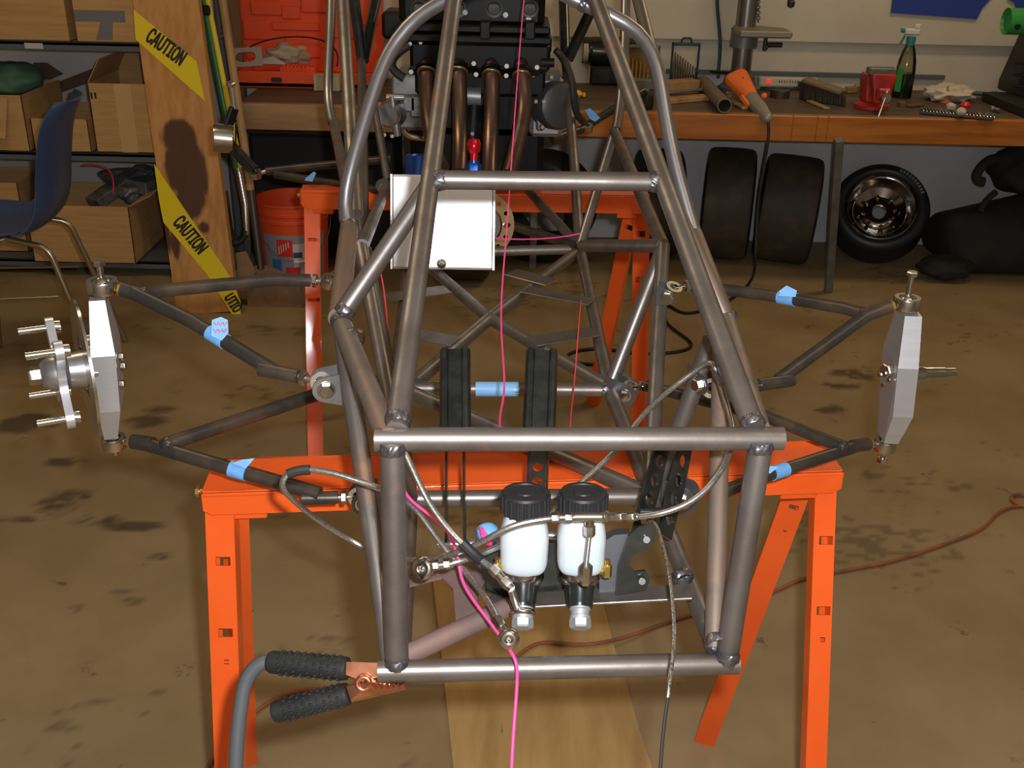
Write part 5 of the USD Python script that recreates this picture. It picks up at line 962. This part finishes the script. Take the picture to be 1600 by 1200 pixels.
def caution(band, txt, k):
    """A tape band across the board with its lettering: band is the outline in pixels, txt (pixel of the first letter's foot, of the last letter's foot, cap height, word)."""
    pg = sg.Polygon([onplank(*p) for p in band]); fr_ = np.eye(4); fr_[:3, 0], fr_[:3, 1], fr_[:3, 2], fr_[:3, 3] = side, axp, nrm, f0 - o_ + nrm * .0008
    if np.linalg.det(fr_[:3, :3]) < 0: pass
    m = trimesh.creation.extrude_polygon(pg, .0012, engine="earcut"); m.apply_transform(fr_); tp = numbered(path + "/caution_tape"); put(tp, m, YELLOW, (0, 0, 0), None)
    for a, b, h, word in txt:
        u0, u1 = np.array(onplank(*a)), np.array(onplank(*b)); d = u1 - u0; tm = meshkit.text_mesh(word, 1.0, .01, bold=True); tm = cat(*[tm.copy().apply_translation((dx, 0, .001 * i_)) for i_, dx in enumerate((-.06, -.03, 0, .03, .06))]); v = np.array(tm.vertices); v[:, 0] *= np.linalg.norm(d) / np.ptp(v[:, 0]); v[:, 1] *= h; v[:, 2] *= .1
        e = d / np.linalg.norm(d); f = np.array([-e[1], e[0]]); p2 = u0 + v[:, :1] * e + v[:, 1:2] * f
        vv_ = f0 - o_ + p2[:, :1] * side + p2[:, 1:2] * axp + nrm * (.0020 + v[:, 2:3]); put(numbered(tp + "/lettering"), trimesh.Trimesh(vv_, np.array(tm.faces), process=False), INK, (0, 0, 0), None)
caution([(211, 15), (309, 96), (322, 158), (214, 62)], [((228, 62), (283, 103), .060, "CAUTION")], 0)
caution([(242, 256), (295, 335), (360, 432), (376, 470), (376, 492), (364, 493), (325, 430), (285, 382), (256, 347), (249, 310)], [((270, 348), (311, 398), .058, "CAUTION"), ((350, 464), (366, 489), .045, "UTIO")], 1)

# ------------------------------------------------------------------ leaning tools
t = Thing("striped_pole", "green and yellow striped tool handle leaning by the plank", "tool handle")
a, b = pt(318, -10, y=4.57), pt(372, 262, y=4.42); ax = unit(b - a); off = unit(np.cross(ax, F)) * .012
off = off if off[0] > 0 else -off
t.add("green_half", tube([a - off * .6, b - off * .6], .0135, 12), M("green_enamel", (.02, .16, .05), .35)); t.add("yellow_half", tube([a + off * .9, b + off * .9], .012, 12), M("yellow_enamel", (.70, .55, .03), .35))
t.add("steel_socket", tube([b, b + (b - a) * .22 + (0, 0, 0), pt(386, 366, y=4.36)], [.019, .018, .014], 14), CHROME); t.add("collar_clip", rbox((.05, .02, .04), pt(319, 16, y=4.54), .006), BLACKM)
t.add("head", cat(tube(spline([pt(384, 360, y=4.36), pt(378, 374, y=4.35), pt(362, 380, y=4.34)], 14), .014, 10), lathe([(0, 0), (.022, .004), (.024, .02), (0, .03)], pt(360, 382, y=4.34), (-1, -.2, -.2), 16)), BLACKM); t.build()
t = Thing("shovel", "rusty bladed shovel with long wooden handle by the orange bucket", "shovel")
a, b, c = pt(346, -12, y=4.60), pt(387, 262, y=4.44), pt(408, 420, y=4.34)
t.add("handle", tube([a, b, b + (c - b) * .3], .0175, 14), POLE); t.add("socket", tube([b + (c - b) * .22, c], [.02, .016], 14), M("dark_iron_socket", (.07, .055, .045), .45, .5))
q = [ptp(x, y, c, unit((0, -.8, .35))) for x, y in [(398, 415), (420, 415), (470, 436), (478, 470), (462, 505), (420, 508), (388, 485), (384, 440)]]
t.add("blade", hull([v + unit((0, -.8, .35)) * s for v in q for s in (0, .004)]), M("rusty_blade", (.14, .075, .04), .7, col2=(.22, .12, .06), scale=9), smooth=None); t.build()
t = Thing("floor_tool", "dark rusted tool head standing between plank and shovel", "tool")
t.add("shaft", tube(P((352, 300, 4.6), (360, 360, 4.55), (366, 420, 4.5)), .012), M("dark_iron_socket", (.07, .055, .045), .45, .5)); t.add("head", hull([pt(*p, 4.52) + F * s for p in [(348, 400), (384, 392), (400, 425), (380, 455), (352, 450)] for s in (0, .01)]), M("rusty_blade", (.14, .075, .04), .7), smooth=None); t.build()
# brown post behind the tools
single("wall_post", boxz(pt(336, 40, y=5.2)[0], pt(374, 40, y=5.2)[0], 5.2, 5.24, 0, 1.7, .003), M("brown_board", (.22, .11, .04), .6, col2=(.15, .07, .025), scale=6, stretch=(3, 3, .4)), "brown upright board behind the leaning tool handles", "board", smooth=None)
t = Thing("storage_tote", "black storage tote under the bench behind the bucket", "tote")
x0, x1 = pt(378, 230, y=4.80)[0], pt(610, 230, y=4.80)[0]; t.add("body", boxz(x0, x1, 4.95, 5.30, .001, .60, .01), M("sooty_plastic", (.012, .011, .010), .7)); t.add("lid", boxz(x0 - .01, x1 + .01, 4.94, 5.31, .60, .63, .006), M("sooty_plastic", (.012, .011, .010), .7)); t.build()

# ------------------------------------------------------------------ orange bucket
t = Thing("bucket", "orange plastic bucket with printed label behind the far sawhorse", "bucket")
o = pt(455, 308, d=4.35); rr = .152; hz = .37; o = np.array([o[0], o[1], 0.001]); zz = o[2]
cc = pt(455, 308, z=hz); o[0], o[1] = cc[0], cc[1]; rr = abs(pt(396, 308, z=hz)[0] - cc[0])
OB = M("orange_bucket_plastic", (.80, .085, .02), .42)
t.add("pail", lathe([(0, 0), (rr * .87, 0), (rr * .88, .01), (rr * .955, hz - .09), (rr * .97, hz - .088), (rr * .97, hz - .075), (rr * .96, hz - .073), (rr * .965, hz - .055), (rr * .99, hz - .053), (rr * .99, hz - .042), (rr * .97, hz - .04), (rr * .975, hz - .01), (rr, hz - .008), (rr, hz), (rr * .955, hz), (rr * .95, hz - .01), (rr * .86, .012), (0, .012)], o, (0, 0, 1), 48), OB, smooth=40)
def onpail(u, w, lift=.0015):
    """A point on the pail's wall: u = angle from the side facing the camera, w = height."""
    base = math.atan2(-o[1], -o[0]); r_ = rr * (.88 + (.955 - .88) * (w - .01) / (hz - .10)) + lift; return np.array([o[0] + r_ * math.cos(base + u), o[1] + r_ * math.sin(base + u), o[2] + w])
def patch(u0, u1, w0, w1, lift, mat, nm="label_print", n=12, parent=None, label=None):
    us = np.linspace(u0, u1, n); v = np.array([onpail(u, w, l) for l in (lift, lift - .0008) for w in (w0, w1) for u in us])
    f = []
    for k in range(n - 1):
        a_, b_, c_, d_ = k, k + 1, n + k + 1, n + k; f += [(a_, b_, c_), (a_, c_, d_)]; e = 2 * n; f += [(a_ + e, c_ + e, b_ + e), (a_ + e, d_ + e, c_ + e)]
    m = trimesh.Trimesh(v, f, process=False)
    return t.add(nm, m, mat, parent=parent, smooth=None, label=label)
LK = patch(-1.0, 1.0, .02, .235, .0014, M("grey_label", (.30, .29, .33), .5), "label", 24, label="grey printed wrap label")
patch(-.52, -.06, .135, .215, .0026, M("label_red", (.70, .035, .02), .5), parent=LK); patch(-.06, .45, .03, .195, .0022, M("label_white", (.62, .58, .60), .5), parent=LK); patch(-.30, .12, .02, .085, .0032, M("label_red", (.70, .035, .02), .5), parent=LK); patch(.28, .50, .08, .17, .0030, M("label_red", (.70, .035, .02), .5), parent=LK)
patch(-.72, -.42, .04, .12, .0026, M("label_blue", (.03, .16, .40), .5), parent=LK); patch(-.05, .2, .13, .155, .0030, M("label_blue_dark", (.06, .06, .12), .5), parent=LK)
for k in range(5): patch(-.47 + .07 * k, -.44 + .07 * k, .145 + .008 * k, .185 + .005 * k, .0034, M("label_white", (.62, .58, .60), .5), parent=LK, n=3)
t.add("bail_wire", tube(spline([onpail(-1.45, hz - .06, .01), onpail(-.9, .20, .012), onpail(-.2, .12, .014), onpail(.5, .14, .014), onpail(1.1, .20, .012), onpail(1.5, hz - .06, .01)], 50), .0022, 6), GALV); t.add("grip", tube(spline([onpail(-.05, .116, .016), onpail(.2, .116, .016), onpail(.42, .13, .016)], 10), .008, 10), M("label_white", (.62, .58, .60), .5)); t.build()

# ------------------------------------------------------------------ blue school chair
t = Thing("school_chair", "blue plastic school chair with thin chrome legs at the left", "chair")
ch = pt(70, 345, d=3.75); yaw = math.radians(189); fx, fyv = np.array([math.cos(yaw), math.sin(yaw), 0]), np.array([-math.sin(yaw), math.cos(yaw), 0]); upv = np.array([0, 0, 1.0])
sz = ch[2]; cc0 = np.array([ch[0], ch[1], 0])
prof = [(.36, -.02), (.32, .008), (.22, .0), (.10, -.012), (.02, -.006), (-.05, .03), (-.085, .10), (-.10, .18), (-.115, .26), (-.135, .34), (-.165, .405), (-.185, .43)]
pp = spline([(a_, 0, b_) for a_, b_ in prof], 40); nu = 21; vs = []
for k, q in enumerate(pp):
    s = k / 39; hw = .215 * (1 - .06 * abs(2 * s - 1)) * (1 - .35 * max(0, (s - .86) / .14) ** 2) * (1 - .12 * max(0, (.10 - s) / .10) ** 2)
    for l in np.linspace(-1, 1, nu):
        wrap = .055 * abs(l) ** 2.6
        d = np.array([wrap * (.15 if s < .4 else .9), 0, wrap * (.5 if s < .4 else .1)])
        vs.append(cc0 + fx * (q[0] + d[0]) + fyv * (l * hw) + upv * (sz + q[2] + d[2]))
vs = np.array(vs); gi, gj = np.meshgrid(np.arange(39), np.arange(nu - 1), indexing="ij"); qd = np.stack([gi * nu + gj, gi * nu + gj + 1, (gi + 1) * nu + gj + 1, (gi + 1) * nu + gj], -1).reshape(-1, 4)
m0 = trimesh.Trimesh(vs, np.vstack([qd[:, [0, 1, 2]], qd[:, [0, 2, 3]]]), process=False); nn = m0.vertex_normals; N = len(vs)
ring = np.r_[np.arange(nu), np.arange(1, 40) * nu + nu - 1, 39 * nu + np.arange(nu - 2, -1, -1), np.arange(38, 0, -1) * nu]; r2 = np.roll(ring, -1)
sh = np.vstack([np.vstack([qd, qd[:, ::-1] + N]), np.stack([ring, ring + N, r2 + N, r2], 1)]); t.add("seat_shell", trimesh.Trimesh(np.vstack([vs + nn * .003, vs - nn * .003]), np.vstack([sh[:, [0, 1, 2]], sh[:, [0, 2, 3]]]), process=False), BLUEPL, smooth=50)
def cp_(u, w, z): return cc0 + fx * u + fyv * w + upv * z
for s in (-1, 1):
    t.add("leg", tube(fillet([cp_(.10, s * .14, sz - .02), cp_(.24, s * .17, sz - .05), cp_(.30, s * .19, .006)], .04), .0105, 12), BRASSLEG); t.add("leg", tube(fillet([cp_(.10, s * .14, sz - .02), cp_(-.04, s * .16, sz - .05), cp_(-.17, s * .20, .006)], .04), .0105, 12), BRASSLEG)
for q in ((.27, .12), (.27, .2)): t.add("stretcher", cyl(cp_(.285, -.185, q[1] + .03), cp_(.285, .185, q[1] + .03), .005), BRASSLEG)
t.add("rack_rod", cyl(cp_(-.05, -.165, .33), cp_(.25, -.175, .33), .005), BRASSLEG); t.add("rack_rod", cyl(cp_(-.05, .165, .33), cp_(.25, .175, .33), .005), BRASSLEG); t.add("under_rail", cyl(cp_(.10, -.15, sz - .025), cp_(.10, .15, sz - .025), .009), BRASSLEG); t.build()

# ------------------------------------------------------------------ on the floor
pw = [pt(x, y, z=0) for x, y in [(672, 872), (912, 872), (940, 940), (950, 975), (958, 1010), (975, 1060), (985, 1095), (1000, 1150), (1017, 1200), (1042, 1290), (718, 1290), (708, 1200), (690, 1030)]]
single("plywood_sheet", prism([(v[0], v[1]) for v in pw], .008, np.array([[1, 0, 0, 0], [0, 1, 0, 0], [0, 0, 1, .001], [0, 0, 0, 1.0]])), M("floor_plywood", (.47, .30, .12), .6, col2=(.39, .24, .09), scale=5, stretch=(4, .6, 1), col3=(.20, .12, .05), scale3=30, lo3=.68, hi3=.74), "thin plywood sheet on the floor under the frame nose", "plywood", smooth=None)
ec = [(1640, 795), (1592, 791), (1562, 800), (1536, 824), (1490, 845), (1430, 866), (1380, 880), (1305, 894), (1250, 906), (1215, 922), (1140, 946), (1075, 962), (1020, 981), (960, 1000), (900, 1007), (850, 1004), (820, 1016), (797, 1034), (740, 1055), (660, 1060), (600, 1066), (540, 1076), (470, 1079), (430, 1092), (400, 1112), (370, 1140), (330, 1190), (300, 1260)]
single("extension_cord", tube(spline([pt(x, y, z=.016 if 640 < x < 980 else .0065) for x, y in ec], 220), .0045, 8), M("orange_cord", (.36, .10, .03), .55, col2=(.17, .075, .045), scale=9), "orange extension cord snaking over floor and plywood", "cord")
t = Thing("cord_loop", "small orange cord loop on the floor at the picture edge", "cord"); t.add("loop", torus(pt(1600, 782, z=.008), (0, 0, 1), .035, .0055, 24, 8), M("orange_cord", (.36, .10, .03), .55)); t.build()
